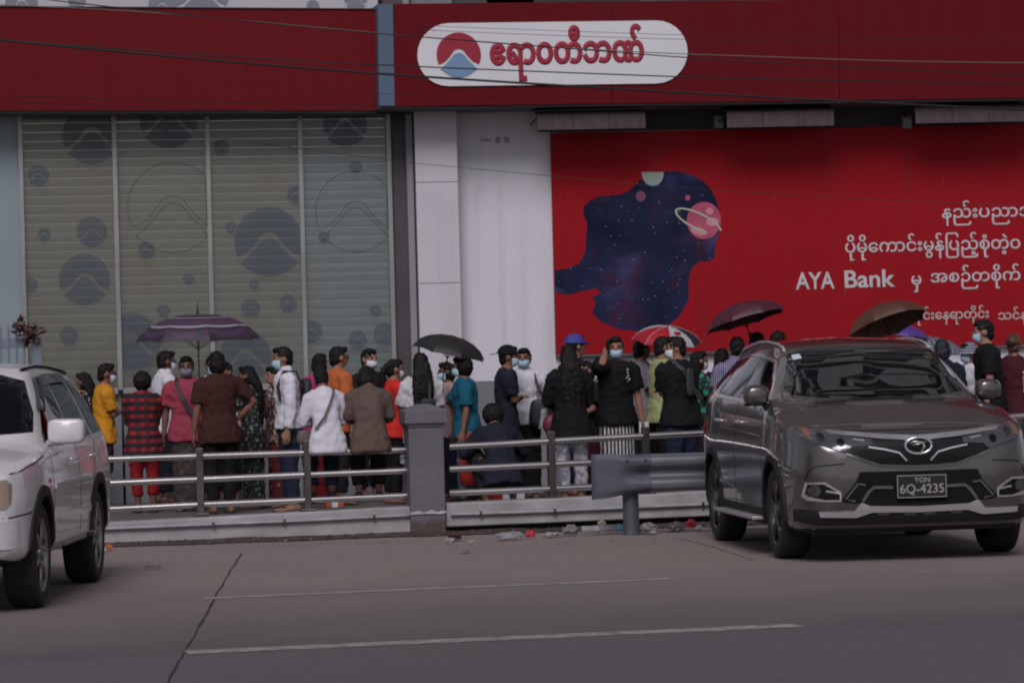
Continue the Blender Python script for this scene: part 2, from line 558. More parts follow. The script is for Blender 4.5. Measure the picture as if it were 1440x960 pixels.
# dark recess strip, light return, corner pilaster in three cladding panels
wallbox('dark_recess', xs0, xs1, ZP, ztop, YW - .03, YW + .2, M['dark_strip'])
wallbox('pilaster_return', xs1 + .003, xc0 - .004, ZP, ztop, YW - .13, YW + .1, M['light_strip'])
pil = wallbox('pilaster', xc0 + .01, xc1 - .01, ZP, ztop, YW - .25, YW + .1, M['grey_paint'])
zz = [PY(615, 548, YW).z, PY(615, 399, YW).z, PY(615, 258, YW).z, PY(615, 90, YW).z]
for a, b in zip(zz[:-1], zz[1:]):
    MB().bbox((xc0, YW - .285 - YW, a + .003), (xc1, YW - .252 - YW, b - .003), .003).build('cladding_panel', M['pilaster'], pil)
# dark band behind the awnings, above the poster
wallbox('lintel_band', xbill - .15, XR, PY(780, 188, YW).z + .02, ztop, YW - .03, YW + .1, M['dark_wall'])
for bx in (1010, 1275):                       # small lamp brackets in the band
    p = PY(bx, 172, YW - .08)
    MB().bbox((p.x - .05, -.12, p.z - .07), (p.x + .05, -.035, p.z + .07), .01).build('junction_box', M['light_strip'], bank)
M['fix'] = mat('old_fixing', (.42, .41, .44), .8, var=.3, vscale=20)
# faint leftover fixings on the wall
for fx, w in ((683, .12), (700, .05), (712, .05)):
    p = PY(fx, 197, YW)
    MB().bbox((p.x - w / 2, -.02, p.z - (.012 if w > .1 else .03)), (p.x + w / 2, -.002, p.z + (.012 if w > .1 else .03)), .006).build('fixing', M['fix'], bank)
# pale blue sheet wall at the far left
wallbox('sheet_wall', XL - 3, PY(29, 300, YW).x, PY(0, 541, YW).z + .004, ztop, YW - .05, YW + .2, M['pale_blue'])

# storey above: printed panel left, dark masonry right
upper = empty('upper_storey', (0, YW, 0), 0, 'upper storey of the bank just showing above the red fascia', 'building')
M['print_white'] = mat('print_white', (.50, .49, .52), .6, var=.08, vscale=2)
M['print_grey'] = mat('print_grey', (.20, .21, .26), .6)
M['brownstone'] = mat('upper_brown', (.12, .085, .08), .8, var=.3, vscale=2)
YU = YW - .3
xu = PY(531, 0, YU).x
MB().box((XL - 2, YU - YW, 4.6), (xu, YU + .5 - YW, 9.0)).build('printed_panel', M['print_white'], upper)
MB().box((xu + .02, YU + .3 - YW, 4.6), (XR, YU + .8 - YW, 9.0)).build('wall', M['brownstone'], upper)
for x0, x1 in ((540, 690), (905, 975), (1030, 1112)):
    a, b = PY(x0, 0, YU).x, PY(x1, 0, YU).x
    MB().bbox((a, YU + .2 - YW, 5.2), (b, YU + .298 - YW, 7.0), .02).build('window_frame', M['dark_strip'], upper)

# further storeys: cream wall with rows of dark windows (they show in the car's windscreen)
M['cream_wall'] = weathered('cream_wall', (.42, .40, .38), (.20, .19, .18), .8, .2, .5, .1)
M['pane_dark'] = mat('upper_pane', (.03, .035, .04), .1, spec=.6)
MB().box((XL - 8, .7, 9.0), (XR + 6, 1.2, 26.0)).build('tower_wall', M['cream_wall'], upper)
for iz in range(5):
    for ix in range(9):
        x = XL - 6 + ix * 2.9; z = 9.8 + iz * 3.2
        wf = MB().bbox((x, .62, z), (x + 1.9, .70, z + 1.7), .02).build('window', M['print_white'], upper)
        for q in (0, 1): MB().box((x + .08 + q * .89, .60, z + .08), (x + .93 + q * .89, .619, z + 1.62)).build('pane', M['pane_dark'], wf)
    MB().bbox((XL - 8, .30, 9.05 + iz * 3.2), (XR + 6, .70, 9.25 + iz * 3.2), .03).build('ledge', M['cream_wall'], upper)

def emblem_polys(r):
    up = []; n = 28
    for i in range(n + 1):
        a = R(-25 + (205 + 25) * i / n); up.append((r * math.cos(a), r * math.sin(a)))
    for t in (-.62, -.42, -.22, -.1, 0, .1, .22, .42, .62):
        pk = {0: .27, .1: .255, .22: .19}.get(abs(t), .27 - 1.02 * (abs(t) - .07) + .0)
        up.append((r * t, r * pk))
    lo = []
    for t in (-.84, -.62, -.42, -.22, -.1, 0, .1, .22, .42, .62, .84):
        pk = {0: .10, .1: .085, .22: .02}.get(abs(t), .10 - .95 * (abs(t) - .07))
        lo.append((r * t, r * pk))
    for i in range(1, 10):
        a = R(-38 - (142 - 38) * i / 10); lo.append((r * math.cos(a) * 1.0, r * math.sin(a)))
    return up, lo
def emblem(cx, cy, Y, rpx, mats, parent, names=('emblem_arc', 'emblem_diamond'), thick=.004):
    c = PY(cx, cy, Y); r = rpx / FPX * (Y / FWD.y)
    for poly, mm, nm in zip(emblem_polys(r), mats, names):
        MB().prism([(x, 0, z) for x, z in poly], (0, -thick, 0)).build(nm, mm, parent, loc=c - parent.location)
for cx, cy, r in ((30, 4, 22), (108, 2, 12), (228, 8, 19), (283, -8, 38), (440, 9, 9), (500, -2, 16), (170, -14, 12)):
    emblem(cx, cy, YU - .004, r, (M['print_grey'],) * 2, upper, ('printed_logo', 'printed_logo'))

# ------------------------------------------------------------------ printed glass bays with slatted shutters behind
def glass_mat():
    mt = bpy.data.materials.new('bay_glass'); mt.use_nodes = True
    nt = mt.node_tree; nt.nodes.remove(nt.nodes['Principled BSDF'])
    out = nt.nodes['Material Output']
    tr = nt.nodes.new('ShaderNodeBsdfTransparent'); tr.inputs[0].default_value = (.86, .90, .88, 1)
    df = nt.nodes.new('ShaderNodeBsdfDiffuse'); df.inputs[0].default_value = (.42, .42, .41, 1)
    gl = nt.nodes.new('ShaderNodeBsdfGlossy'); gl.inputs[1].default_value = .06
    fr = nt.nodes.new('ShaderNodeFresnel'); fr.inputs[0].default_value = 1.35
    m1 = nt.nodes.new('ShaderNodeMixShader'); m1.inputs[0].default_value = .17
    m2 = nt.nodes.new('ShaderNodeMixShader')
    nt.links.new(tr.outputs[0], m1.inputs[1]); nt.links.new(df.outputs[0], m1.inputs[2])
    nt.links.new(fr.outputs[0], m2.inputs[0]); nt.links.new(m1.outputs[0], m2.inputs[1]); nt.links.new(gl.outputs[0], m2.inputs[2])
    nt.links.new(m2.outputs[0], out.inputs[0])
    return mt
M['bay_glass'] = glass_mat()
def slat_mat():
    n = NT('shutter_slat', .55)
    g = n.n('ShaderNodeNewGeometry')
    def wnoise(scale, lo, hi, st=(1, 1, 1), det=5, off=(0, 0, 0)):
        mp = n.n('ShaderNodeMapping'); mp.inputs['Scale'].default_value = st; mp.inputs['Location'].default_value = off
        n.t.links.new(g.outputs['Position'], mp.inputs[0])
        nz = n.n('ShaderNodeTexNoise'); nz.inputs['Scale'].default_value = scale; nz.inputs['Detail'].default_value = det
        n.t.links.new(mp.outputs[0], nz.inputs['Vector'])
        mr = n.n('ShaderNodeMapRange'); mr.inputs[1].default_value = lo; mr.inputs[2].default_value = hi
        n.t.links.new(nz.outputs['Fac'], mr.inputs[0]); return mr.outputs[0]
    sp = n.n('ShaderNodeSeparateXYZ'); n.t.links.new(g.outputs['Position'], sp.inputs[0])
    lr = n.n('ShaderNodeMapRange'); lr.inputs[1].default_value = PY(380, 300, YW).x; lr.inputs[2].default_value = PY(450, 300, YW).x
    n.t.links.new(sp.outputs[0], lr.inputs[0])
    base = n.mix(lr.outputs[0], (.395, .33, .215), (.42, .50, .60))
    base = n.mix(n.math('MULTIPLY', wnoise(6, .3, .7, (.25, 1, 3.0)), .5), base, (.17, .18, .17))
    base = n.mix(n.math('MULTIPLY', wnoise(1.0, .42, .68, (1.2, 1, .35), 5, (7, 0, 2)), .35), base, (.20, .20, .17))
    rust = n.math('MULTIPLY', wnoise(1.1, .48, .66, (1, 1, .8), 4, (3.3, 0, 1.2)), .85)
    rust = n.math('MULTIPLY', rust, n.math('SUBTRACT', 1.0, lr.outputs[0]))
    base = n.mix(rust, base, (.30, .17, .07))
    return n.done(base)
M['slat'] = slat_mat()
M['sticker'] = mat('film_grey', (.075, .105, .15), .5, alpha=.46)
M['film_line'] = mat('film_line', (.07, .085, .10), .5, alpha=.7)
M['mullion'] = mat('mullion_alu', (.36, .37, .37), .4, .3, var=.3, vscale=3, stretch=(3, 3, .4))
bay_x = [31, 163, 294, 424, 548]
bx = [PY(x, 320, YW).x for x in bay_x]
zt0, zb0 = PY(300, 150, YW).z, PY(300, 541, YW).z
YG = YW - .06
ords = ['leftmost', 'second', 'third', 'rightmost']
stick = [(129, 190, 40), (237, 168, 40), (54, 247, 15), (129, 326, 21), (119, 393, 35), (206, 352, 12), (311, 207, 11), (378, 340, 48), (416, 274, 13),
         (485, 175, 31), (352, 433, 13), (405, 427, 12), (437, 466, 16), (184, 480, 40), (97, 472, 13), (345, 500, 36), (455, 334, 8), (541, 470, 16),
         (43, 401, 10), (528, 437, 8), (503, 478, 13), (357, 400, 7), (230, 437, 9), (62, 330, 9), (500, 235, 9), (265, 392, 8), (325, 320, 8)]
for k in range(4):
    x0, x1 = bx[k], bx[k + 1]
    cx = (x0 + x1) / 2; hw = (x1 - x0) / 2
    bay = empty('shop_window', (cx, YW, zb0), 0, 'tall printed glass shop window with horizontal slats behind, %s of four' % ords[k], 'shop window', 'printed glass bays left of the pilaster')
    # slatted shutter behind the glass
    ph = .0985; n = int((zt0 - zb0) / ph) + 1
    prof = [(-.004, .0), (-.012, .012), (-.016, .05), (-.012, .084), (-.003, .095), (.004, .095), (.004, .0)]
    sm = MB().prism([(-hw + .01, y, z) for y, z in prof], (2 * hw - .02, 0, 0)).mesh('slat'); sm.materials.append(M['slat'])
    for i in range(n):
        s = new_obj('slat', sm, bay, (0, .04 + random.uniform(-.003, .003), i * ph)); s.rotation_euler = (random.uniform(-.05, .05), 0, 0)
    MB().box((-hw, YG - YW - .006, 0), (hw, YG - YW, zt0 - zb0 + .1)).build('glass_pane', M['bay_glass'], bay)
    for sx, sy, sr in stick:
        c = PY(sx, sy, YG)
        if not (x0 <= c.x < x1): continue
        r = sr / FPX * 39.2
        for poly in emblem_polys(r):
            poly = [(min(max(c.x + x, x0 + .03), x1 - .03), z) for x, z in poly]
            vs = [(x - cx, YG - YW - .009, c.z + z - zb0) for x, z in poly]
            MB().add(vs, [tuple(range(len(vs)))]).build('printed_logo', M['sticker'], bay)
    if k in (1, 3):
        ox, oy, r0 = ((243, 292, 62), (500, 298, 56))[k == 3]
        c = PY(ox, oy, YG); r = r0 / FPX * 39.2
        for poly in emblem_polys(r):
            poly = [(min(max(c.x + x, x0 + .03), x1 - .03), c.z + z) for x, z in poly]
            mb = MB(); q = [Vector((x - cx, YG - YW - .010, z - zb0)) for x, z in poly]
            mb.tube(q + [q[0]], .003, 5); mb.build('printed_outline', M['film_line'], bay)
    MB().bbox((-hw - .025, -.10, -.03), (-hw + .025, -.068, zt0 - zb0 + .1), .005).build('mullion', M['mullion'], bay)
    if k == 3: MB().bbox((hw - .025, -.10, -.03), (hw + .025, -.068, zt0 - zb0 + .1), .005).build('mullion', M['mullion'], bay)
    MB().bbox((-hw + .027, -.12, -.07), (hw - .027, -.03, -.004), .006).build('sill', M['light_strip'], bay)

# ------------------------------------------------------------------ red fascia boards
YF = YW - .62
fl = empty('fascia_board', (PY(260, 85, YF).x, YF, PY(260, 85, YF).z), 0, 'plain dark red fascia board above the printed windows', 'fascia')
edges = [-320, -60, 150, 345, 529]
for a, b in zip(edges[:-1], edges[1:]):
    q = lambda x, y: PY(x, y, YF)
    ya = lambda x: 9.5 + 3.5 * (x / 530); yb = lambda x: 155.5
    slab('panel', [(a + .0, ya(a)), (b - .25, ya(b)), (b - .25, yb(b)), (a, yb(a))], YF, .22, M['red_left'], fl)
slab('soffit', [(-320, 155.9), (529, 155.9), (529, 159.0), (-320, 159.0)], YF + .03, .56, M['soffit'], fl)
slab('top_flashing', [(-320, 6.4), (529, 12.0), (529, 13.0), (-320, 7.4)], YF - .02, .26, M['dark_strip'], fl)

fr = empty('bank_sign', (PY(900, 80, YF).x, YF, PY(900, 80, YF).z), 0, 'dark red bank sign with white rounded panel and red Burmese lettering', 'sign')
YS = YF - .20
def ytop(x): return 6.0 - .0105 * (x - 535)
def ybot(x): return 150.0 - .0135 * (x - 535)
ex = [554, 860, 1180, 1560]
for a, b in zip(ex[:-1], ex[1:]):
    slab('panel', [(a, ytop(a)), (b - .2, ytop(b)), (b - .2, ybot(b)), (a + 1.0, ybot(a))], YS, .45, M['red_right'], fr)
slab('blue_stripe', [(531, ytop(531)), (552.6, ytop(552)), (555, ybot(553)), (533.5, ybot(533))], YS - .004, .46, M['blue_stripe'], fr)
slab('soffit', [(533, 150.6), (1560, 136.8), (1560, 139.6), (533, 153.4)], YS + .03, .74, M['soffit'], fr)
# white rounded panel
def rrect(x0, x1, yt, yb, slope, n=14):
    pts = []; r = (yb - yt) / 2; ym = (yt + yb) / 2
    for i in range(n + 1):
        a = R(-90 + 180 * i / n); pts.append((x1 - r + r * math.cos(a), ym + r * math.sin(a)))
    for i in range(n + 1):
        a = R(90 + 180 * i / n); pts.append((x0 + r + r * math.cos(a), ym + r * math.sin(a)))
    return [(x, y + slope * (x - 777)) for x, y in pts]
slab('white_panel', rrect(587, 967, 31, 119.5, -.0125), YS - .022, .018, M['sign_white'], fr)
emblem(645, 77.5, YS - .0225, 31.5, (M['letter_red'], M['logo_blue']), fr, thick=.008)
k = (YS / FWD.y) / FPX
pl = PY(690, 116, YS - .023)
tx = text_mesh('lettering', 'ဧရာဝတီဘဏ်', M['letter_red'], fr, pl, (912 - 690) * k, (116 - 38) * k, bevel=.048, depth=.006)
tx.rotation_euler.y = .013 * -1

# ------------------------------------------------------------------ red poster wall
YB = YW - .07
def pt_top(x): return 187.0 - .0185 * (x - 775)
def pt_bot(x): return 498.0 - .0215 * (x - 782)
M['poster'] = weathered('poster_red', (.345, .008, .015), (.21, .018, .025), .55, .12, .45, .2)
M['poster_edge'] = mat('poster_edge', (.12, .09, .09), .7)
M['poster_text'] = mat('poster_text', (.60, .58, .60), .6, var=.18, vscale=8)
M['poster_text_small'] = mat('poster_text_small', (.55, .49, .45), .6, var=.18, vscale=8)
po = empty('billboard', (PY(1100, 340, YB).x, YB, PY(1100, 340, YB).z), 0, 'large red billboard with white Burmese text and a planet picture', 'billboard')
pe = [774.5, 1020, 1265, 1560]
for a, b in zip(pe[:-1], pe[1:]):
    slab('panel', [(a, pt_top(a)), (b - .12, pt_top(b)), (b + 7.8 - .12, pt_bot(b)), (a + 7.8, pt_bot(a))], YB, .05, M['poster'], po)
slab('bottom_trim', [(783, 498.6), (1568, 481.7), (1568, 485), (783, 502)], YB - .012, .07, M['poster_edge'], po)
# deep space picture: silhouette with planets
def space_mat():
    n = NT('space_print', .6); n.b.inputs['Specular IOR Level'].default_value = .1
    col = n.mix(n.noise(1.6, 4, .35, .65), (.008, .010, .032), (.022, .028, .075))
    col = n.mix(n.math('MULTIPLY', n.noise(2.2, 3, .52, .72), .6), col, (.09, .015, .035))
    col = n.mix(n.math('MULTIPLY', n.noise(1.9, 3, .58, .75, stretch=(1, 1, 1.7)), .7), col, (.05, .075, .19))
    v = n.voronoi(16)
    col = n.mix(n.math('LESS_THAN', v.outputs['Distance'], .07), col, (.5, .5, .6))
    return n.done(col)
M['space'] = space_mat()
sil = [(780, 380), (800, 377), (815, 370), (823, 355), (824, 335), (826, 315), (820, 300), (821, 290), (830, 282), (845, 275), (870, 274), (885, 268), (897, 256),
       (912, 246), (935, 241), (955, 241), (975, 247), (990, 256), (1001, 268), (1008, 282), (1012, 300), (1013, 318), (1010, 332), (1006, 342), (1006, 352), (1005, 362),
       (997, 367), (985, 367), (975, 374), (970, 385), (968, 400), (969, 420), (955, 445), (935, 460), (900, 466), (868, 462), (845, 452), (833, 440), (838, 425), (832, 418), (846, 412), (838, 405), (815, 410), (800, 414), (781, 411)]
slab('space_picture', sil, YB - .003, .003, M['space'], po)
def disc(name, cx, cy, rx, ry, yoff, material, a0=0, a1=360, rot=0):
    pts = []
    for i in range(36):
        a = R(a0 + (a1 - a0) * i / (36 if a1 - a0 >= 360 else 35)); u, v = rx * math.cos(a), ry * math.sin(a)
        pts.append((cx + u * math.cos(rot) - v * math.sin(rot), cy + u * math.sin(rot) + v * math.cos(rot)))
    return slab(name, pts, YB - yoff, .002, material, po)
M['planet_pink'] = mat('planet_pink', (.50, .10, .17), .45, var=.6, vscale=3.5, col2=(.34, .05, .10))
M['planet_teal'] = mat('planet_teal', (.25, .42, .45), .45, var=.3, vscale=3, col2=(.40, .42, .30))
M['planet_light'] = mat('planet_light', (.58, .24, .28), .45)
M['planet_ring'] = mat('planet_ring', (.36, .46, .42), .45, var=.4, vscale=3, col2=(.50, .46, .30))
M['moon'] = mat('moon_mauve', (.18, .06, .12), .45)
disc('planet', 918, 242, 15.5, 20, .0055, M['planet_teal'], 0, 180)
disc('planet', 990, 310, 24, 26, .0055, M['planet_pink'])
disc('crater', 998, 297, 5, 5, .0078, M['planet_light']); disc('crater', 1002, 312, 9, 6, .0078, M['planet_light'])
disc('crater', 983, 325, 12, 5, .0078, M['planet_light'], rot=.3)
disc('planet', 901, 276, 7, 7.5, .0055, M['moon']); disc('planet', 967, 278, 3.5, 4, .0055, M['planet_pink'])
ring = []
for sgn, w in ((1, 1.0), (-1, .78)):
    rg = range(0, 41) if sgn == 1 else range(40, -1, -1)
    for i in rg:
        a = R(60 + 292 * i / 40)
        u, v = 36 * w ** .35 * math.cos(a), 12 * w * math.sin(a)
        ring.append((982 + u * math.cos(.45) - v * math.sin(.45), 311 + u * math.sin(.45) + v * math.cos(.45)))
q = [PY(x, y, YB - .0095) - po.location for x, y in ring]
MB().add(q, [(i, i + 1, 80 - i, 81 - i) for i in range(40)]).build('planet_ring', M['planet_ring'], po)
kp = (YB / FWD.y) / FPX
def ptext(body, x0, x1, yb, yt, material, bevel, nm='lettering', sp=1.0):
    o = text_mesh(nm, body, material, po, PY(x0, yb, YB - .003), (x1 - x0) * kp * 1.012, (yb - yt) * kp, bevel=bevel, depth=.004, spacing=sp)
    o.rotation_euler.y = -.004
    return o
ptext('နည်းပညာအ', 1325, 1466, 318, 282, M['poster_text'], .016)
ptext('ပိုမိုကောင်းမွန်ပြည့်စုံတဲ့ဝ'.replace('ကော', 'ေကာ').replace('ပြ', 'ြပ'), 1189, 1447, 367, 330, M['poster_text'], .016)
ptext('AYA', 1119, 1176, 407.5, 383, M['poster_text'], .020)
ptext('Bank', 1188, 1262, 405.5, 380, M['poster_text'], .020)
ptext('မှ', 1282, 1297, 411, 387, M['poster_text'], .016)
ptext('အစဉ်တစိုက်', 1309, 1442, 408, 373, M['poster_text'], .016)
ptext('ိုင်းေနရာတိုင်း', 1289, 1396, 458, 431, M['poster_text_small'], .016)
ptext('သင်န', 1404, 1447, 458, 431, M['poster_text_small'], .016)
# pale water streaks that ran down the sheet
M['streak'] = mat('lime_streak', (.36, .13, .14), .7)
rng = random.Random(5)
for i in range(34):
    x = rng.uniform(790, 1430); y = rng.uniform(215, 470); L = rng.uniform(2, 14); w = rng.uniform(.25, .55)
    if 800 < x < 1015 and 240 < y < 460: continue
    slab('water_streak', [(x, y), (x + w, y), (x + w * .6, y + L), (x + w * .3, y + L)], YB - .0022, .0015, M['streak'], po)

# ------------------------------------------------------------------ small awnings
M['awning'] = mat('awning_mauve', (.085, .058, .070), .6, var=.35, vscale=4, stretch=(4, 1, 1))
YAw = YW - .66
for (x0, y0, x1, y1, where) in ((755, 183.5, 908, 180.5, 'nearest the white wall'), (1022, 180, 1173, 177, 'over the middle of the billboard'), (1287, 174, 1442, 171, 'at the right edge of the picture')):
    a, b = PY(x0, y0, YAw), PY(x1, y1, YAw)
    c = (a + b) / 2; hw = (b.x - a.x) / 2
    aw = empty('awning', (c.x, YW, c.z), 0, 'small faded mauve metal awning %s' % where, 'awning', 'awnings under the bank sign')
    tilt = math.atan2(b.z - a.z, b.x - a.x); aw.rotation_euler.y = -tilt
    mb = MB(); mb.prism([(-hw, YAw - YW, .17), (-hw, YAw - YW + .01, .185), (-hw, 0.0, .34), (-hw, 0.0, .325)], (2 * hw, 0, 0)); mb.build('roof_sheet', M['awning'], aw)
    nsec = 3
    for i in range(nsec):
        u0 = -hw + 2 * hw * i / nsec; u1 = -hw + 2 * hw * (i + 1) / nsec
        MB().bbox((u0 + .002, YAw - YW - .014, 0), (u1 - .002, YAw - YW, .168), .003).build('valance', M['awning'], aw)
    for sx in (-hw + .04, 0, hw - .04):
        MB().tube([(sx, YAw - YW + .05, .16), (sx, -.032, .10)], .010, 6).build('bracket', M['dark_strip'], aw)

# ------------------------------------------------------------------ gate at far left, dried plant
YGt = YW - 2.2
pg = PY(0, 500, YGt)
gt = empty('gate', (PY(20, 500, YGt).x, YGt, ZP), 0, 'grey blue metal bar gate behind the white car', 'gate')
gx0, gx1 = PY(-60, 500, YGt).x - gt.location.x, PY(40, 500, YGt).x - gt.location.x
zrail = PY(20, 482, YGt).z - ZP; zpt = PY(20, 456, YGt).z - ZP
MB().bbox((gx0, -.03, zrail - .05), (gx1, .03, zrail + .05), .006).build('rail', M['gate'], gt)
MB().bbox((gx0, -.03, .12), (gx1, .03, .22), .006).build('rail', M['gate'], gt)
for i in range(14):
    x = gx1 - .04 - i * .078
    if x < gx0: break
    MB().tube([(x, -.036, .08), (x, -.036, zpt - .03), (x, -.036, zpt)], [.010, .010, .002], 6).build('bar', M['gate'], gt)
gp0, gp1 = PY(45, 500, YGt).x - gt.location.x, PY(58.5, 500, YGt).x - gt.location.x
MB().bbox((gp0, -.06, 0), (gp1, .06, PY(50, 474, YGt).z - ZP), .008).build('post', M['gate'], gt)
M['dry_leaf'] = mat('dry_leaf', (.13, .055, .035), .8, var=.6, vscale=18, col2=(.04, .022, .018))
dp = PY(40, 476, YGt - .1)
dr = empty('dried_plant', dp, 0, 'withered brown plant hanging on the grey gate post', 'plant')
rng = random.Random(3)
lm = MB().add([(0, 0, 0), (.016, .004, .03), (.02, .0, .07), (0, -.006, .095), (-.02, .0, .07), (-.016, .004, .03), (0, .008, .045)], [(0, 1, 6), (1, 2, 6), (2, 3, 6), (3, 4, 6), (4, 5, 6), (5, 0, 6)]).mesh('leaf'); lm.materials.append(M['dry_leaf'])
for i in range(110):
    t = rng.random()
    px = 20 + 32 * t + rng.gauss(0, 5); py = 450 + 22 * t + rng.gauss(0, 7)
    if i > 92: px = 40 + rng.gauss(0, 1.5); py = rng.uniform(470, 482)
    p = PY(px, py, YGt - .12 + rng.uniform(-.07, .05)) - dp
    o = new_obj('leaf', lm, dr, p); o.rotation_euler = (rng.uniform(0, 6.3), rng.uniform(0, 6.3), rng.uniform(0, 6.3)); s = rng.uniform(.5, 1.05); o.scale = (s, s, s)
for i in range(7):
    a = PY(43 + rng.gauss(0, 1), 478, YGt - .1) - dp; b = PY(rng.uniform(18, 52), rng.uniform(447, 458), YGt - .12) - dp
    MB().tube([a, (a + b) / 2 + Vector((0, 0, .03)), b], [.006, .004, .002], 5).build('stem', M['dry_leaf'], dr)

# ------------------------------------------------------------------ plinth, railing, pier
def zrail_at(x, y, Y): return PY(x, y, Y)
YR = YK + .16                          # railing line
def beam(name, label, a_top, b_top, a_bot, b_bot, Y, depth):
    pts = [PY(*a_top, Y), PY(*b_top, Y), PY(*b_bot, Y), PY(*a_bot, Y)]
    c = sum(pts, Vector()) / 4
    mb = MB(); n = 40; rings = []
    for i in range(n + 1):
        t = i / n
        T = pts[0].lerp(pts[1], t) - c; B = pts[3].lerp(pts[2], t) - c
        j = .004 * noise.noise(Vector((t * 40, 1.3, 0))); k = .005 * noise.noise(Vector((t * 33, 5.3, 0)))
        rings.append([T + Vector((0, .012, j)), T + Vector((0, 0, j - .012)), B + Vector((0, k, .01 + k)), B + Vector((0, .01, k)), B + Vector((0, depth, 0)), T + Vector((0, depth, j))])
    mb.loft(rings)
    return tag(mb.build(name, M['concrete_light'], loc=c), label, 'kerb wall', 'kerb walls under the railings')
beam('kerb_wall', 'low pale concrete kerb wall left of the grey pier', (-160, 752), (584, 711.5), (-160, 782), (584, 748), YK, .34)
beam('kerb_wall', 'low pale concrete kerb wall right of the grey pier', (628, 708), (1480, 668), (628, 741), (1480, 705), YK, .34)
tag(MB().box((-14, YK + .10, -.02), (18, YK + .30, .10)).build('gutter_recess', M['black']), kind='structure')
def conduit(px, label):
    pts = []
    for a, b in zip(px[:-1], px[1:]):
        for i in range(6): pts.append(PY(a[0] + (b[0] - a[0]) * i / 6, a[1] + (b[1] - a[1]) * i / 6, YK - .028))
    pts.append(PY(*px[-1], YK - .028))
    c = pts[0].copy()
    mb = MB(); mb.tube([p - c for p in pts], .0145, 8)
    o = mb.build('conduit', M['pipe'], smooth=True, loc=c)
    for i in range(2, len(pts), 5):
        p = pts[i] - c
        MB().bbox((p.x - .012, -.02, p.z - .022), (p.x + .012, .027, p.z + .022), .003).build('clip', M['steel_dull'], o)
    return tag(o, label, 'pipe', 'pipes clipped along the kerb wall')
conduit([(-150, 755), (100, 745), (300, 737), (420, 732), (579, 724)], 'thin grey pipe clipped along the kerb wall left of the pier')
conduit([(634, 723), (760, 719), (880, 713.5), (1010, 708), (1200, 700)], 'thin grey pipe clipped along the kerb wall right of the pier')

def railing(label, posts, rails, xa, xb):
    """posts: (x, ytop, ybase) in picture points; rails: (ya, yb) at xa and xb"""
    base = PY(xa, rails[2][0] + 20, YR)
    o = empty('railing', (base.x, YR, base.z), 0, label, 'railing', 'steel tube railings along the kerb')
    for (ya, yb) in rails:
        a, b = PY(xa, ya, YR), PY(xb, yb, YR)
        pts = []
        for i in range(13):
            t = i / 12; p = a.lerp(b, t); p.z += .004 * noise.noise(Vector((t * 5 + ya, ya * .1, 0))); pts.append(p - o.location)
        MB().tube(pts, .030, 14).build('rail', M['steel'], o, smooth=True, angle=50)
    for x, yt, yb in posts:
        t, bt = PY(x, yt, YR), PY(x + (yb - yt) * .026, yb, YR)
        c = bt - o.location
        MB().bbox((c.x - .031, -.044, 0 + c.z), (c.x + .031, .044, t.z - bt.z + c.z), .004).build('post', M['steel_dull'], o)
        MB().bbox((c.x - .07, -.07, c.z - .012), (c.x + .07, .07, c.z + .006), .003).build('base_plate', M['steel_dull'], o)
    return o
railing('three bar steel railing left of the grey pier', [(-20, 639, 733), (280, 630, 722), (430.5, 619, 716)], [(654.5, 632), (692, 661), (728.5, 696.5)], -140, 578)
railing('three bar steel railing right of the grey pier', [(774.5, 606, 700), (907, 600, 692), (1075, 590, 686), (1250, 581, 676)], [(628, 583), (659.5, 620), (693, 658)], 632, 1470)

pc = PY(603, 752, YK - .06)
pr = empty('concrete_pier', (pc.x, YK + .10, 0), 0, 'square grey painted concrete pier between the two railings', 'pier')
sc_ = 31.95 / FPX
hw = 24.5 * sc_
ztp = PY(603, 600, YK - .06).z
mb = MB(); mb.bbox((-hw, -hw, -.02), (hw, hw, ztp), .008); mb.build('shaft', M['pier'], pr)
zc = PY(603, 575, YK - .1).z
MB().bbox((-hw - .012, -hw - .012, ztp), (hw + .012, hw + .012, ztp + .028), .006).build('moulding', M['pier'], pr)
h2 = 30 * sc_
MB().bbox((-h2, -h2, ztp + .029), (h2, h2, zc - .005), .01).build('cap', M['pier'], pr)
mb = MB(); z0 = zc - .005
mb.add([(-h2 + .01, -h2 + .01, z0), (h2 - .01, -h2 + .01, z0), (h2 - .01, h2 - .01, z0), (-h2 + .01, h2 - .01, z0), (-.05, -.05, z0 + .05), (.05, -.05, z0 + .05), (.05, .05, z0 + .05), (-.05, .05, z0 + .05)],
       [(0, 1, 5, 4), (1, 2, 6, 5), (2, 3, 7, 6), (3, 0, 4, 7), (4, 5, 6, 7)]).build('cap_top', M['pier'], pr)
# pale cement collar with a ragged edge at the pipe line
mb = MB(); top = []; bot = []
zq = PY(603, 723, YK - .06).z
for i in range(15):
    x = -hw - .004 + (2 * hw + .008) * i / 14
    top.append((x, -hw - .006, zq + .03 + .02 * noise.noise(Vector((x * 17, 0, 0))))); bot.append((x, -hw - .014, zq + .005 + .012 * noise.noise(Vector((x * 15, 4, 0)))))
mb.add(top + bot, [(i, i + 1, 16 + i, 15 + i) for i in range(14)]).build('cement_collar', M['pipe'], pr)

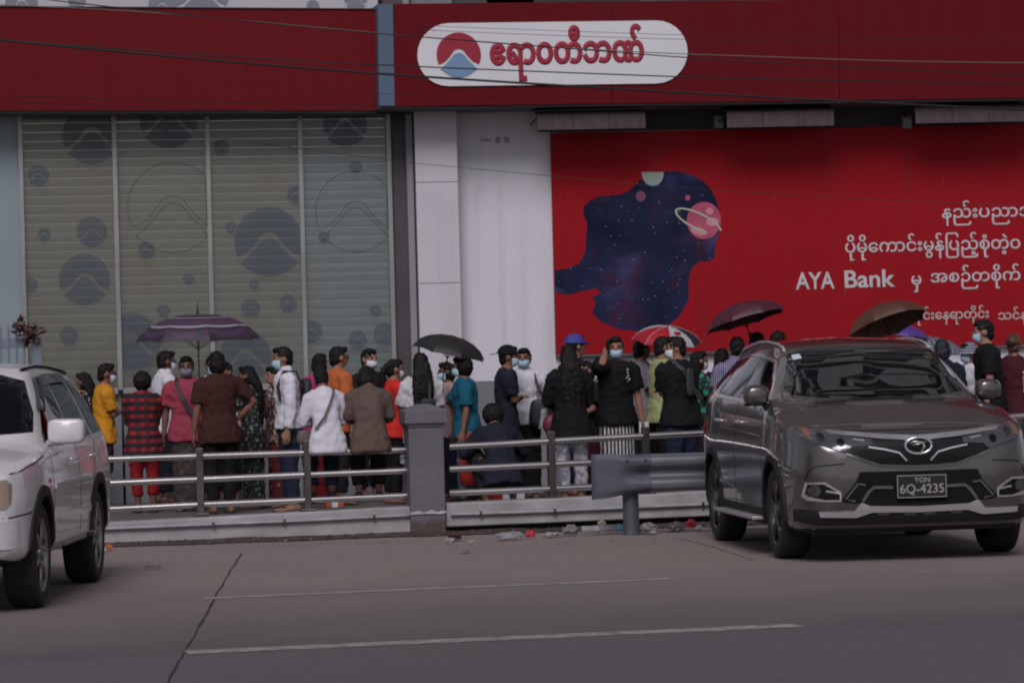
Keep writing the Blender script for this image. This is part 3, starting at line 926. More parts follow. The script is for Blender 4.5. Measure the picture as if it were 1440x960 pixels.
# ------------------------------------------------------------------ guardrail with fishtail end
gb = PG(888, 752)
gd = empty('guardrail', (gb.x, gb.y, 0), R(-2), 'grey steel crash barrier with flared end on a round post', 'guardrail')
ks = (gb - CAM).dot(FWD) / FPX
zt_ = PD(905, 638, (gb - CAM).dot(FWD)).z; zbm = PD(905, 691, (gb - CAM).dot(FWD)).z
H_ = zt_ - zbm; zm = (zt_ + zbm) / 2
def wprof(flat=0.0):
    """W-beam section, y towards the street negative"""
    pts = []
    base = [(0, -.50), (-.012, -.47), (-.078, -.40), (-.083, -.34), (-.083, -.26), (-.078, -.20), (-.008, -.09), (0, 0), (-.008, .09), (-.078, .20), (-.083, .26), (-.083, .34), (-.078, .40), (-.012, .47), (0, .50)]
    return base
x0 = (914 - 888) * ks; x1 = x0 + 3.4
def sec(x, hh, dep, off=0.0, tilt=0.0):
    return [Vector((x, y * dep - .075 + off, zm + z * hh + tilt * (x))) for y, z in wprof()]
def shell(rings, th=.005):
    mb = MB(); n = len(rings[0])
    allr = [r + [p + Vector((0, th, 0)) for p in reversed(r)] for r in rings]
    mb.loft(allr); return mb
shell([sec(x0 - .12, H_, 1), sec(x0 + .5, H_, 1), sec(x0 + 1.2, H_, 1), sec(x1, H_, 1)]).build('beam', M['galv_bright'], gd, smooth=True, angle=35)
L = (914 - 830) * ks
rings = []
for t, hh, dep, off in ((0, 1.03, 1.04, -.009), (.12, 1.03, 1.03, -.010), (.34, 1.04, .96, -.012), (.5, 1.07, .72, -.03), (.64, 1.13, .42, -.05), (.78, 1.17, .2, -.07), (.92, 1.19, .10, -.065), (1.0, 1.20, .08, -.04)):
    r = sec(x0 - L * t, H_ * hh, dep, off)
    if t > .1:      # the flared end is one smooth sheet: the valley fills out
        q = min(1, (t - .1) / .35)
        r = [Vector((p.x, p.y * (1 - q) + (min(v.y for v in r)) * q if 2 <= i <= len(r) - 3 else p.y * (1 - q * .6) + min(v.y for v in r) * q * .6, p.z - .02 * t)) for i, p in enumerate(r)]
    rings.append(r)
shell(rings).build('flared_end', M['galv'], gd, smooth=True, angle=60)
MB().tube([(0, 0, -.05), (0, 0, zt_ - .03)], .070, 24).build('post', M['galv'], gd, smooth=True, angle=50)
MB().tube([(2.0, 0, -.05), (2.0, 0, zt_ - .03)], .070, 24).build('post', M['galv'], gd, smooth=True, angle=50)
for bxp in (-.05, .11):
    MB().tube([(bxp, -.152, zt_ - .05), (bxp, -.178, zt_ - .05)], [.016, .013], 6).build('bolt', M['steel_dull'], gd)

# ------------------------------------------------------------------ overhead cables
def cable(px, d0, d1, r, material, label, nm='overhead_cable'):
    if px[0][0] < 0: px = [(px[0][0] - 500, px[0][1] - 500 * (px[1][1] - px[0][1]) / (px[1][0] - px[0][0]))] + px
    if px[-1][0] >= 1500: px = px + [(2000, px[-1][1] + 500 * (px[-1][1] - px[-2][1]) / (px[-1][0] - px[-2][0]))]
    n = len(px); xs = [p[0] for p in px]
    X = np.linspace(xs[0], xs[-1], 70); Yp = np.interp(X, xs, [p[1] for p in px])
    # smooth the piecewise line
    for _ in range(6): Yp[1:-1] = (Yp[:-2] + 2 * Yp[1:-1] + Yp[2:]) / 4
    pts = [PD(x, y, d0 + (d1 - d0) * (x - xs[0]) / (xs[-1] - xs[0])) for x, y in zip(X, Yp)]
    c = pts[0].copy(); o = MB().tube([p - c for p in pts], r * .78, 6).build(nm, material, smooth=True, loc=c)
    return tag(o, label, 'cable', 'overhead cables across the bank front')
cable([(-60, -19), (58, 0), (194, 14), (412, 37), (560, 50), (797, 68), (967, 82), (1200, 95), (1500, 109)], 27, 31, .0065, M['cable'], 'black cable entering at the top left and crossing the sign letters')
cable([(-60, 50), (0, 57), (148, 71), (362, 91), (560, 106), (733, 117), (1000, 133), (1083, 137), (1500, 158)], 26, 30, .0125, M['cable'], 'thickest black cable sloping across the red fascia below the others')
cable([(-60, 51), (148, 68), (389, 84), (560, 93), (760, 101), (1000, 110), (1250, 115), (1500, 119)], 27, 31, .0075, M['cable'], 'black cable running just above the thickest cable')
cable([(-60, 5), (194, 15), (412, 36), (677, 60), (860, 72), (973, 77), (1082, 80), (1268, 87), (1500, 89)], 27.5, 31.5, .0055, M['cable_grey'], 'pale grey cable crossing the sign and red board to the right')
cable([(540, 31), (600, 37), (967, 50), (1200, 54), (1500, 57)], 38.2, 34, .0032, M['cable'], 'upper of two hair thin cables over the white sign panel')
cable([(530, 37), (600, 43), (800, 51), (967, 56), (1120, 59), (1500, 66)], 38.2, 34, .0036, M['cable'], 'lower of two hair thin cables over the white sign panel')
cable([(-60, 133), (0, 135), (144, 139), (330, 145), (521, 148), (700, 158), (1000, 150)], 33, 38.8, .006, M['cable'], 'black cable along the lower edge of the left fascia')
cable([(-60, 140), (0, 143), (120, 148), (241, 152), (420, 158), (620, 160)], 33.5, 38.9, .005, M['cable'], 'black cable sagging off the bottom of the left fascia')
cable([(-60, 98), (0, 101), (200, 112), (400, 124), (545, 133), (700, 138)], 33.5, 38.2, .0025, M['cable'], 'hair thin dark cable low across the left fascia')
cable([(120, 166), (174, 176), (328, 197), (546, 225), (571, 229), (760, 246), (902, 260), (1100, 274), (1280, 283), (1500, 293)], 38.9, 36, .0042, M['cable'], 'thin wire slanting from the printed windows across the billboard')
# ------------------------------------------------------------------ people
def fabric(name, col, rough=.85, var=.18): return mat(name, col, rough, spec=.25, var=var, vscale=7, bump=.6, bscale=24, stretch=(1, 1, .45))
SKIN = [mat('skin_%s' % n, c, .55, spec=.35, var=.15, vscale=14) for n, c in (('warm', (.30, .145, .095)), ('brown', (.22, .105, .070)), ('deep', (.145, .070, .048)), ('light', (.36, .19, .135)))]
HAIR = NT('black_hair', .6); HAIR.b.inputs['Specular IOR Level'].default_value = .22
_h = HAIR.noise(60, 3, .3, .7, stretch=(1, 1, .06)); HAIR.bump(_h, .6, .01)
HAIR = HAIR.done(HAIR.mix(_h, (.004, .0035, .004), (.013, .011, .011)))
HAIRB = mat('brown_hair', (.10, .055, .035), .5, var=.5, vscale=30)
F = {}
for k, c in dict(yellow=(.62, .27, .018), white=(.68, .67, .74), pink=(.33, .050, .085), brown=(.050, .018, .014), taupe=(.125, .086, .074), orange=(.52, .135, .045), red=(.62, .028, .022), teal=(.010, .105, .17),
                 navy=(.014, .017, .030), black=(.007, .007, .008), charcoal=(.014, .013, .016), lime=(.36, .38, .18), grey=(.22, .21, .24), magenta=(.50, .03, .17), maroon=(.065, .011, .018), dkred=(.16, .008, .016),
                 redpants=(.22, .008, .014), khaki=(.10, .075, .065), jeans=(.016, .023, .048), jeans2=(.05, .09, .17), peach=(.42, .29, .28), purple=(.06, .022, .075), umber=(.034, .020, .018), dkgreen=(.02, .09, .06)).items():
    F[k] = fabric('cloth_' + k, c)
def plaid(name, a, b, c, per):
    n = NT(name, .85); col = n.mix(n.stripe(2, per, .55), a, b); col = n.mix(n.math('MULTIPLY', n.stripe(0, per * 1.15, .5), .62), col, c); return n.done(col)
F['plaid'] = plaid('plaid_red_black', (.27, .008, .014), (.016, .008, .010), (.010, .007, .009), .082)
def stripes(name, a, b, axis, per, w):
    n = NT(name, .85); return n.done(n.mix(n.stripe(axis, per, w), a, b))
F['bw'] = stripes('striped_black_white', (.48, .46, .46), (.014, .014, .016), 0, .036, .52)
F['pin'] = stripes('pinstripe_violet', (.09, .07, .16), (.36, .34, .46), 0, .022, .35)
F['hoop'] = stripes('striped_grey_cloth', (.10, .11, .15), (.30, .31, .36), 2, .03, .4)
def floral(name, base, fl, scale, size, fl2=None, rnd=1.0):
    n = NT(name, .85); v = n.voronoi(scale, rnd=rnd); hit = n.math('LESS_THAN', v.outputs['Distance'], size)
    colr = fl
    if fl2:
        sp = n.n('ShaderNodeSeparateColor'); n.t.links.new(v.outputs['Color'], sp.inputs[0])
        colr = n.mix(n.math('GREATER_THAN', sp.outputs[0], .5), fl, fl2)
    return n.done(n.mix(hit, base, colr))
F['polka'] = floral('polka_black_white', (.012, .012, .014), (.62, .60, .62), 27, .30, rnd=.45)
F['florblack'] = floral('floral_on_black', (.012, .014, .016), (.20, .20, .19), 24, .34, (.05, .09, .06))
F['florpink'] = floral('floral_cream_on_black', (.030, .022, .022), (.42, .30, .29), 30, .50, (.25, .10, .11))
F['florred'] = floral('floral_on_maroon', (.12, .010, .018), (.33, .15, .10), 12, .22)
F['florblue'] = floral('floral_on_blue', (.035, .065, .105), (.10, .14, .17), 17, .45, (.02, .03, .06))
F['batik'] = floral('batik_brown', (.036, .025, .022), (.07, .054, .045), 16, .36)
F['marble'] = NT('marbled_grey', .8)
_n = F['marble']; F['marble'] = _n.done(_n.mix(_n.noise(11, 6, .46, .58), (.42, .41, .45), (.16, .16, .20)))
F['leafgreen'] = floral('green_print', (.015, .03, .025), (.03, .26, .17), 14, .45)
F['lace'] = fabric('lace_white', (.66, .65, .68), var=.35)
M['mask_blue'] = mat('mask_blue', (.40, .56, .68), .8); M['mask_white'] = mat('mask_white', (.62, .66, .72), .8); M['mask_grey'] = mat('mask_grey', (.19, .20, .25), .8)
M['eye'] = mat('eye', (.02, .015, .012), .25); M['lip'] = mat('lip', (.24, .075, .065), .5)
M['sandal'] = mat('sandal', (.03, .022, .02), .7); M['sole_tan'] = mat('sandal_tan', (.22, .12, .07), .7)
M['frame'] = mat('glasses_frame', (.02, .018, .018), .3)

ARM = {  # hand target, elbow pole (for the right arm, x to the right; mirrored for the left)
    'down': ((.235, .03, .79), (.35, -1, 0)), 'front': ((.05, .24, .98), (1, -.6, -.6)), 'fold': ((-.07, .15, 1.07), (1, -.15, -.9)),
    'hip': ((.20, .04, .93), (1.2, -.35, .1)), 'phone': ((.105, .06, 1.455), (.5, .75, -1.0)), 'hold': ((.07, .27, 1.24), (.8, -.3, -1)),
    'lap': ((.05, .20, 1.04), (1, -.8, -.5)), 'reach': ((.20, .50, 1.16), (.6, -.3, -1)), 'side': ((.42, .10, 1.22), (.2, -.3, -1)), 'back': ((.20, -.16, .86), (.6, -1, .2)),
}
def ik(a, t, l1, l2, pole):
    d = t - a; L = min(d.length, (l1 + l2) * .995)
    u = d.normalized(); t = a + u * L
    x = (l1 * l1 - l2 * l2 + L * L) / (2 * L); h = math.sqrt(max(l1 * l1 - x * x, 0))
    pv = pole - u * pole.dot(u)
    pv = pv.normalized() if pv.length > 1e-5 else Vector((1, 0, 0))
    return a + u * x + pv * h, t

TORSO = [(-.085, .115, .085), (-.03, .160, .112), (.05, .152, .106), (.15, .130, .094), (.26, .141, .101), (.37, .158, .108), (.45, .164, .100), (.495, .148, .084), (.527, .098, .066), (.56, .056, .056), (.62, .051, .053), (.665, .050, .052)]
def person(label, hx, hy, d, face, H=None, base=None, skin=0, top=None, sleeve=.42, hem=-.10, bottom=None, legs='trousers', leglen=.93, hair='short', hairmat=None,
           arms=('down', 'down'), turn=0, tilt=0, lean=2, lean2=4, sw=1.0, hw=1.0, fat=1.0, mask=None, glasses=False, cap=None, pose='stand', ease=.014, shoe='sandal', group='people queuing along the bank', front_face=True, seat_z=None, feet=None, collar=False):
    P = PD(hx, hy, d)
    if base is None: base = Vector((P.x, P.y, ZP))
    if H is None: H = P.z - base.z
    k = H / 1.6
    root = empty('person', base, face - math.pi / 2, label, 'person', group)
    sk = SKIN[skin]
    # --- skeleton
    hipz = .83
    ank = {1: Vector((.085, -.01, .075)), -1: Vector((-.085, -.01, .075))}
    if pose == 'stand':
        knee = {s: Vector((s * .092, .012, .455)) for s in (1, -1)}
        pel = Vector((0, 0, hipz))
        if feet:
            for s in (1, -1): ank[s] = Vector(feet[s]); knee[s] = (Vector((s * .085, .03, .46)) + Vector((ank[s].x * .5, ank[s].y * .55, .0)) * .8)
    elif pose == 'sit':            # on the railing, seat height given in metres over the pavement
        pz = seat_z / k + .075; pel = Vector((0, 0, pz))
        knee = {s: Vector((s * .11, .36, pz - .13)) for s in (1, -1)}
        ank = {s: Vector((s * .10, .27, max(pz - .52, .075))) for s in (1, -1)}
    else:                          # crouching low
        pel = Vector((0, -.05, .30)); knee = {s: Vector((s * .17, .27, .48)) for s in (1, -1)}
        ank = {s: Vector((s * .13, .06, .075)) for s in (1, -1)}
    def spine(s):
        # position and direction at distance s above the pelvis; lean grows from lean to lean2
        p = pel.copy(); n = 12; L = .53; sg = s / n
        if s <= 0:
            a = R(lean); return p + Vector((0, math.sin(a), math.cos(a))) * s, Vector((0, math.sin(a), math.cos(a)))
        for i in range(n):
            a = R(lean + (lean2 - lean) * min(1, (i + .5) * sg / L)); p = p + Vector((0, math.sin(a), math.cos(a))) * sg
        a = R(lean + (lean2 - lean) * min(1, s / L)); return p, Vector((0, math.sin(a), math.cos(a)))
    def sring(s, rx, ry, n=18):
        p, t = spine(s); b = Vector((0, t.z, -t.y))
        return [(p + Vector((1, 0, 0)) * (rx * math.cos(2 * math.pi * j / n)) + b * (ry * math.sin(2 * math.pi * j / n))) * k for j in range(n)]
    def tw(s): # width factor along the spine
        return hw if s < .12 else (hw * (.26 - s) + sw * (s - .12)) / .14 if s < .26 else sw if s < .51 else 1.0
    def td(s): return fat if s < .5 else 1.0
    hp, ht = spine(.665)
    Mh = Matrix.Translation(hp * k + Vector((0, .012 * k, 0))) @ Matrix.Rotation(R(turn), 4, 'Z') @ Matrix.Rotation(R(-tilt - lean2 * .35), 4, 'X') @ Matrix.Scale(k, 4)
    # --- body
    mb = MB()
    mb.loft([sring(s, rx * tw(s), ry * td(s)) for s, rx, ry in TORSO])
    mb.ell((0, -.004, .012), (.074, .092, .094), mat=Mh); mb.ell((0, .024, -.048), (.056, .066, .060), mat=Mh); mb.ell((0, .05, -.005), (.055, .045, .055), mat=Mh)
    mb.ell((0, .099, -.018), (.012, .016, .022), 8, 6, mat=Mh)
    for s in (1, -1): mb.ell((s * .076, -.006, -.012), (.011, .020, .031), 8, 6, mat=Mh)
    arm = {}
    for s, nm in ((1, arms[0]), (-1, arms[1])):
        tg, pole = ARM[nm] if isinstance(nm, str) else nm
        sp, st = spine(.468)
        sh = sp + Vector((s * .158 * sw, -.005, 0))
        if isinstance(nm, str):
            off = spine(.468)[0] - Vector((0, .0, 1.298))      # arms follow a leaning body
            tg = Vector((tg[0] * s * (1 if nm != 'down' else .5 + .5 * max(sw, hw)), tg[1], tg[2])) + off
            pole = Vector((pole[0] * s, pole[1], pole[2]))
        else:
            tg = Vector(tg); pole = Vector(pole)
        el, wr = ik(sh, tg, .275, .235, pole)
        arm[s] = (sh, el, wr)
        mb.tube([p * k for p in (sh - Vector((s * .03, 0, 0)), sh.lerp(el, .15), sh.lerp(el, .55), el, el.lerp(wr, .3), wr)], [r * k for r in (.05, .050 * (fat * .4 + .6), .045 * (fat * .4 + .6), .037, .038, .026)], 10, round_end=True)
        # hand: palm, four fingers, thumb
        f = (wr - el).normalized()
        side = f.cross(Vector((0, 0, 1))) if abs(f.z) < .8 else Vector((0, s * 1.0, 0))
        side = (side - f * side.dot(f)).normalized()
        if nm == 'down': side = Vector((0, 1, 0)); side = (side - f * side.dot(f)).normalized()
        pn = f.cross(side).normalized()
        if pn.x * s > 0: pn = -pn              # palm faces the body
        mb.tube([(wr + f * t) * k for t in (-.01, .03, .06, .085)], [(a * k, b * k) for a, b in ((.022, .02), (.036, .017), (.040, .016), (.036, .014))], 10, up=side, round_end=True)
        for q, (o, ln) in enumerate(((-.030, .058), (-.010, .068), (.010, .072), (.030, .064))):
            b0 = wr + f * .08 + side * o; c1 = b0 + f * ln * .5 + pn * .008; c2 = c1 + f * ln * .38 + pn * .026
            mb.tube([b0 * k, c1 * k, c2 * k], [.0098 * k, .009 * k, .0075 * k], 6, round_end=True)
        tb = wr + f * .02 + side * .032; mb.tube([tb * k, (tb + f * .035 + side * .022 + pn * .008) * k, (tb + f * .062 + side * .022 + pn * .022) * k], [.013 * k, .011 * k, .009 * k], 6, round_end=True)
    hipj = {s: pel + Vector((s * .082 * hw, 0, -.03)) for s in (1, -1)}
    for s in (1, -1):
        kn, an = knee[s], ank[s]
        mb.tube([p * k for p in (hipj[s] + Vector((0, 0, .05)) * (pose == 'stand'), hipj[s].lerp(kn, .3), kn, kn.lerp(an, .3) + Vector((0, -.012, 0)), an)], [r * k for r in (.080, .080 * (.5 + .5 * hw), .053, .055, .035)], 12, round_end=True)
        mb.tube([p * k for p in (an + Vector((0, -.045, -.035)), an + Vector((0, 0, -.035)), an + Vector((s * .01, .10, -.052)), an + Vector((s * .015, .165, -.058)))], [(.030 * k, .034 * k), (.034 * k, .036 * k), (.042 * k, .019 * k), (.036 * k, .013 * k)], 10, up=(1, 0, 0), round_end=True)
    body = mb.build('body', sk, root); organic(body, .0118, 2, .45)
    # --- clothes
    def tub(pts, rads, m, n=14): m.tube([p * k for p in pts], [r * k for r in rads], n)
    if top is not None:
        t_m = MB(); e = ease
        rr = []
        def interp(s):
            ss = [q[0] for q in TORSO]; return float(np.interp(s, ss, [q[1] for q in TORSO])) , float(np.interp(s, ss, [q[2] for q in TORSO]))
        n_ = 11
        for i in range(n_ + 1):
            s = hem + (.495 - hem) * i / n_
            rx, ry = interp(max(s, -.03)); lo = max(0, .16 - s) * .10
            rr.append(sring(s, rx * tw(s) + e + lo, ry * td(s) + e + lo * .8, 20))
        for s, g in ((.527, .010), (.548, .008)):
            rx, ry = interp(s); rr.append(sring(s, rx * tw(min(s, .5)) + g, ry + g, 20))
        if collar: rr.append(sring(.585, .066, .066, 20))
        t_m.loft(rr)
        for s in (1, -1):
            sh, el, wr = arm[s]
            path = [sh - Vector((s * .05, 0, 0)), sh.lerp(el, .12), sh.lerp(el, .5), el, el.lerp(wr, .5), wr]
            cum = [0.0, .05, .27, .54, .77, 1.0]
            pts = [p for p, c in zip(path, cum) if c < sleeve]; rad = [r for r, c in zip((.060 + e, .062 + e, .058 + e, .048 + e, .043 + e, .034 + e), cum) if c < sleeve]
            L = .275 + .235; tot = sleeve
            if tot <= .54: endp = sh.lerp(el, tot / .54)
            else: endp = el.lerp(wr, min(1, (tot - .54) / .46))
            pts.append(endp); rad.append((.058 if tot < .54 else .040) + e)
            tub(pts, rad, t_m)
        o = t_m.build('shirt', top, root); organic(o, .015, 1, None, .034 * k, .065)
    if bottom is not None:
        b_m = MB()
        if legs == 'trousers':
            b_m.loft([sring(s, rx * hw + .010, ry * fat + .010) for s, rx, ry in ((-.09, .12, .09), (-.03, .162, .115), (.05, .152, .106), (.12, .136, .097))])
            for s in (1, -1):
                kn, an = knee[s], ank[s]; L1 = .56
                path = [hipj[s] + Vector((0, 0, .03)), hipj[s].lerp(kn, .35), kn, kn.lerp(an, .5), an]; cum = [0, .2, .55, .78, 1.0]
                pts = [p for p, c in zip(path, cum) if c < leglen]; rad = [r for r, c in zip((.092 * hw, .094 * hw, .075, .070, .062), cum) if c < leglen]
                endp = hipj[s].lerp(kn, leglen / .55) if leglen <= .55 else kn.lerp(an, (leglen - .55) / .45)
                pts.append(endp); rad.append(rad[-1] * .97)
                tub(pts, rad, b_m)
                if pose != 'stand': b_m.ell(hipj[s] * k, (.098 * k,) * 3); b_m.ell(kn * k, (.090 * k,) * 3); b_m.ell((kn.lerp(an, .25) + Vector((0, -.03, 0))) * k, (.088 * k,) * 3); b_m.ell(hipj[s].lerp(kn, .5) * k, (.098 * k,) * 3)
        elif legs == 'skirt':      # longyi or skirt wrapped round both legs
            zb_ = ank[1].z + .0 if leglen >= .9 else knee[1].z * (1 - leglen) + .05
            fz = (ank[1] + ank[-1]) / 2
            rr = [sring(s, rx * hw + .012, ry * fat + .012, 20) for s, rx, ry in ((.12, .136, .097), (.05, .152, .106), (-.03, .166, .118))]
            n_ = 8
            for i in range(1, n_ + 1):
                t = i / n_; c = (pel + Vector((0, 0, -.03))).lerp(Vector((fz.x, fz.y + .01, zb_)), t)
                rx = (.170 * hw) * (1 - t) + .158 * t; ry = (.120 * fat) * (1 - t) + .120 * t
                rr.append([(c + Vector((rx * (1 + .04 * t * math.sin(5 * a)) * math.cos(a), ry * (1 + .05 * t * math.sin(7 * a + 1)) * math.sin(a), 0))) * k for a in [2 * math.pi * j / 20 for j in range(20)]])
            b_m.loft(rr)
        o = b_m.build('skirt' if legs == 'skirt' else 'trousers', bottom, root); organic(o, .0155, 1, None, .028 * k, .075)
    # --- shoes
    for s in (1, -1):
        an = ank[s]; sh_m = MB()
        if shoe == 'sandal':
            out = []
            for j in range(14):
                a = 2 * math.pi * j / 14; out.append((an + Vector((s * .012 + .047 * math.cos(a), .055 + .135 * math.sin(a), -.075)))*k)
            sh_m.prism(out, (0, 0, .016 * k)); sh_m.tube([(an + Vector((-.045, .06, -.06))) * k, (an + Vector((s * .012, .10, -.018))) * k, (an + Vector((.055, .06, -.06))) * k], .008 * k, 6)
            sh_m.build('sandal', M['sandal'], root)
        else:
            sh_m.tube([p * k for p in (an + Vector((0, -.055, -.04)), an + Vector((0, -.01, -.03)), an + Vector((s * .01, .10, -.045)), an + Vector((s * .015, .175, -.052)))], [(.036 * k, .034 * k), (.041 * k, .042 * k), (.046 * k, .029 * k), (.038 * k, .022 * k)], 12, up=(1, 0, 0), round_end=True)
            sh_m.build('shoe', M['black'] if shoe == 'dark' else M['mask_white'], root, smooth=True)
    # --- hair
    hm = MB()
    hm.ell((0, -.013, .022), (.080, .093, .092), mat=Mh); hm.ell((0, -.046, -.030), (.068, .058, .066), mat=Mh); hm.ell((0, .045, .078), (.062, .048, .032), mat=Mh)
    def hang(pts, rads):      # long hair hangs along the back
        hm.tube([Mh @ Vector(p) for p in pts], [(a * k, b * k) for a, b in rads], 12, up=(1, 0, 0), round_end=True)
    if hair in ('bob', 'long', 'verylong'): hm.ell((0, -.03, -.035), (.090, .080, .100), mat=Mh)
    if hair == 'bigbob': hm.ell((0, -.028, .0), (.108, .102, .118), mat=Mh)
    if hair == 'long': hang([(0, -.06, .0), (0, -.105, -.12), (0, -.125, -.25), (0, -.125, -.38)], [(.08, .05), (.092, .042), (.085, .034), (.06, .02)])
    if hair == 'verylong': hang([(0, -.06, .0), (0, -.115, -.13), (0, -.14, -.30), (0, -.135, -.55)], [(.085, .055), (.11, .055), (.12, .042), (.085, .025)])
    if hair == 'ponytail': hang([(0, -.095, .04), (0, -.14, -.01), (0, -.15, -.12), (0, -.14, -.27), (0, -.13, -.36)], [(.03, .03), (.036, .034), (.042, .03), (.034, .024), (.012, .012)])
    if hair == 'bun': hm.ell((0, -.108, .03), (.05, .045, .048), mat=Mh)
    o = hm.build('hair', hairmat or HAIR, root); organic(o, .0105, 1, .7, .026 * k, .03)
    # --- face
    if front_face:
        for s in (1, -1):
            MB().ell((s * .029, .0885, .004), (.0125, .007, .0075), 8, 6, mat=Mh).build('eye', M['eye'], root, smooth=True)
            MB().tube([Mh @ Vector((s * .014, .093, .021)), Mh @ Vector((s * .03, .0915, .026)), Mh @ Vector((s * .046, .081, .021))], .0035 * k, 5).build('eyebrow', HAIR, root)
        if not mask: MB().ell((0, .0835, -.060), (.021, .010, .0075), 8, 6, mat=Mh).build('mouth', M['lip'], root, smooth=True)
    if mask:
        mm = MB(); rings = []
        for i in range(9):
            el_ = R(-62 + 108 * i / 8); ring_ = []
            for j in range(13):
                az = R(-78 + 156 * j / 12)
                bulge = 1 + .10 * math.cos(az) * math.cos(el_)
                ring_.append(Mh @ Vector((.066 * math.sin(az) * math.cos(el_ * .75), .022 + .080 * math.cos(az) * math.cos(el_) * bulge, -.052 + .062 * math.sin(el_))))
            rings.append(ring_)
        mm.loft(rings, cap=False, closed=False)
        for s in (1, -1): mm.tube([Mh @ Vector((s * .062, .035, -.03)), Mh @ Vector((s * .078, -.002, .012)), Mh @ Vector((s * .080, -.022, -.012))], .0022 * k, 4)
        mm.build('face_mask', M['mask_' + mask], root, smooth=True)
    if glasses:
        gm = MB()
        for s in (1, -1):
            gm.tube([Mh @ Vector((s * .033 + .024 * math.cos(R(a)), .099, .004 + .019 * math.sin(R(a)))) for a in range(0, 361, 30)], .0024 * k, 5)
            gm.tube([Mh @ Vector((s * .056, .097, .008)), Mh @ Vector((s * .078, .0, .006))], .0024 * k, 5)
        gm.tube([Mh @ Vector((-.01, .1, .006)), Mh @ Vector((.01, .1, .006))], .0024 * k, 5)
        gm.build('glasses', M['frame'], root)
    if cap:
        cm = MB(); style, cmat = cap; rings = []
        for i in range(7):
            a = R(90 * i / 6); z = .028 + .098 * math.sin(a); q = math.cos(a) + .02
            rings.append([Mh @ Vector((.093 * q * math.cos(2 * math.pi * j / 20), -.012 + .107 * q * math.sin(2 * math.pi * j / 20), z)) for j in range(20)])
        cm.loft(rings, cap=True)
        if style == 'bucket':
            cm.loft([[Mh @ Vector((r * .88 * math.cos(2 * math.pi * j / 20), -.012 + r * math.sin(2 * math.pi * j / 20), z)) for j in range(20)] for r, z in ((.104, .040), (.150, -.004), (.152, -.008), (.106, .030))], cap=False)
        else:
            sg = 1 if style == 'peak' else -1
            pk = [Vector((.075 * math.cos(R(a)), -.012 + sg * (.085 + .10 * math.sin(R(a))), .034 - .02 * math.sin(R(a)))) for a in range(0, 181, 20)]
            pts = [Mh @ p for p in pk]; cm.prism(pts, (0, 0, .008 * k))
        cm.build('cap', cmat, root, smooth=True, angle=50)
    root['k'] = k
    return root, dict(k=k, arm=arm, Mh=Mh, spine=spine, base=base, face=face)

def wpt(inf, p):
    """point in a person's own frame (metres for a 1.6 m body) to the world"""
    return inf['base'] + Matrix.Rotation(inf['face'] - math.pi / 2, 3, 'Z') @ (Vector(p) * inf['k'])
def strap(name, label, inf, pts, w, material, cat='bag', bag=None, group=None):
    """shoulder bag: band over the body plus its pouch; pts in the person's frame"""
    W = [wpt(inf, p) for p in pts]; c = W[-1].copy()
    mb = MB()
    if bag:
        cpt, (bx, by, bz) = bag; q = wpt(inf, cpt); c = q.copy()
        rot = Matrix.Rotation(inf['face'] - math.pi / 2, 4, 'Z')
        bb = MB(); kk = inf['k']
        bb.loft([[rot @ Vector((bx * kk * q * math.copysign(abs(math.cos(a)) ** .6, math.cos(a)), by * kk * q ** .5 * math.copysign(abs(math.sin(a)) ** .7, math.sin(a)), bz * kk * z)) for a in [2 * math.pi * j / 18 for j in range(18)]] for z, q in ((-1, .55), (-.92, .85), (-.6, 1.05), (-.1, 1.06), (.4, .96), (.8, .86), (.97, .7), (1, .4))])
        o = bb.build(name, material, smooth=True, loc=c)
        mb.tube([p - c for p in W], [(w * .5, .006)] * len(W), 8); mb.build('strap', material, o)
    else:
        mb.tube([p - c for p in W], [(w * .5, .006)] * len(W), 8); o = mb.build(name, material, loc=c)
    return tag(o, label, cat, group)

RT, AW, LF, TW = 0.0, math.pi / 2, math.pi, 1.5 * math.pi     # facing right, away, left, towards the street
Q = {}
def P(key, *a, **kw): Q[key] = person(*a, **kw)[1]
# left group
P('polka', 'woman in black polka dot blouse partly hidden by the white car', 122, 524, 37.4, R(140), top=F['polka'], bottom=F['umber'], legs='skirt', hair='long', skin=1, arms=('front', 'front'), turn=10)
P('yellow', 'man in yellow T-shirt, glasses and mask with folded arms', 143, 511.5, 36.6, R(5), top=F['yellow'], bottom=F['umber'], leglen=.60, hair='short', skin=1, arms=('fold', 'fold'), mask='white', glasses=True, ease=.02)
P('plaid', 'woman in red and black checked shirt and red trousers seen from behind', 200, 522.5, 35.6, R(93), top=F['plaid'], sleeve=.9, hem=-.2, bottom=F['redpants'], leglen=.86, hair='bigbob', skin=2, arms=('fold', 'fold'), hw=1.1, sw=1.05, ease=.022, front_face=False)
P('whiteback', 'man in white collared shirt and mask looking right behind the checked shirt', 227, 493.5, 37.8, R(15), top=F['white'], sleeve=.9, bottom=F['navy'], hair='short', skin=2, mask='white', collar=True)
P('pink', 'woman in pink T-shirt with a dark bag strap and grey mask', 262, 501, 35.7, R(262), top=F['pink'], bottom=F['batik'], legs='skirt', hair='short', skin=2, arms=('down', 'down'), mask='grey', hw=1.12, sw=1.12, fat=1.15, ease=.02)
P('backmask', 'man with grey hair and blue mask under the striped umbrella', 298, 499.5, 38.0, R(275), top=F['white'], sleeve=.9, bottom=F['navy'], hair='short', skin=1, mask='blue', arms=('hold', 'down'))
P('brownback', 'broad woman in dark brown T-shirt with hand on hip, seen from behind', 306, 494, 34.9, R(98), top=F['brown'], bottom=F['black'], hair='bob', skin=1, arms=('hip', 'down'), hw=1.1, sw=1.08, fat=1.3, ease=.018, hem=-.14, front_face=False)
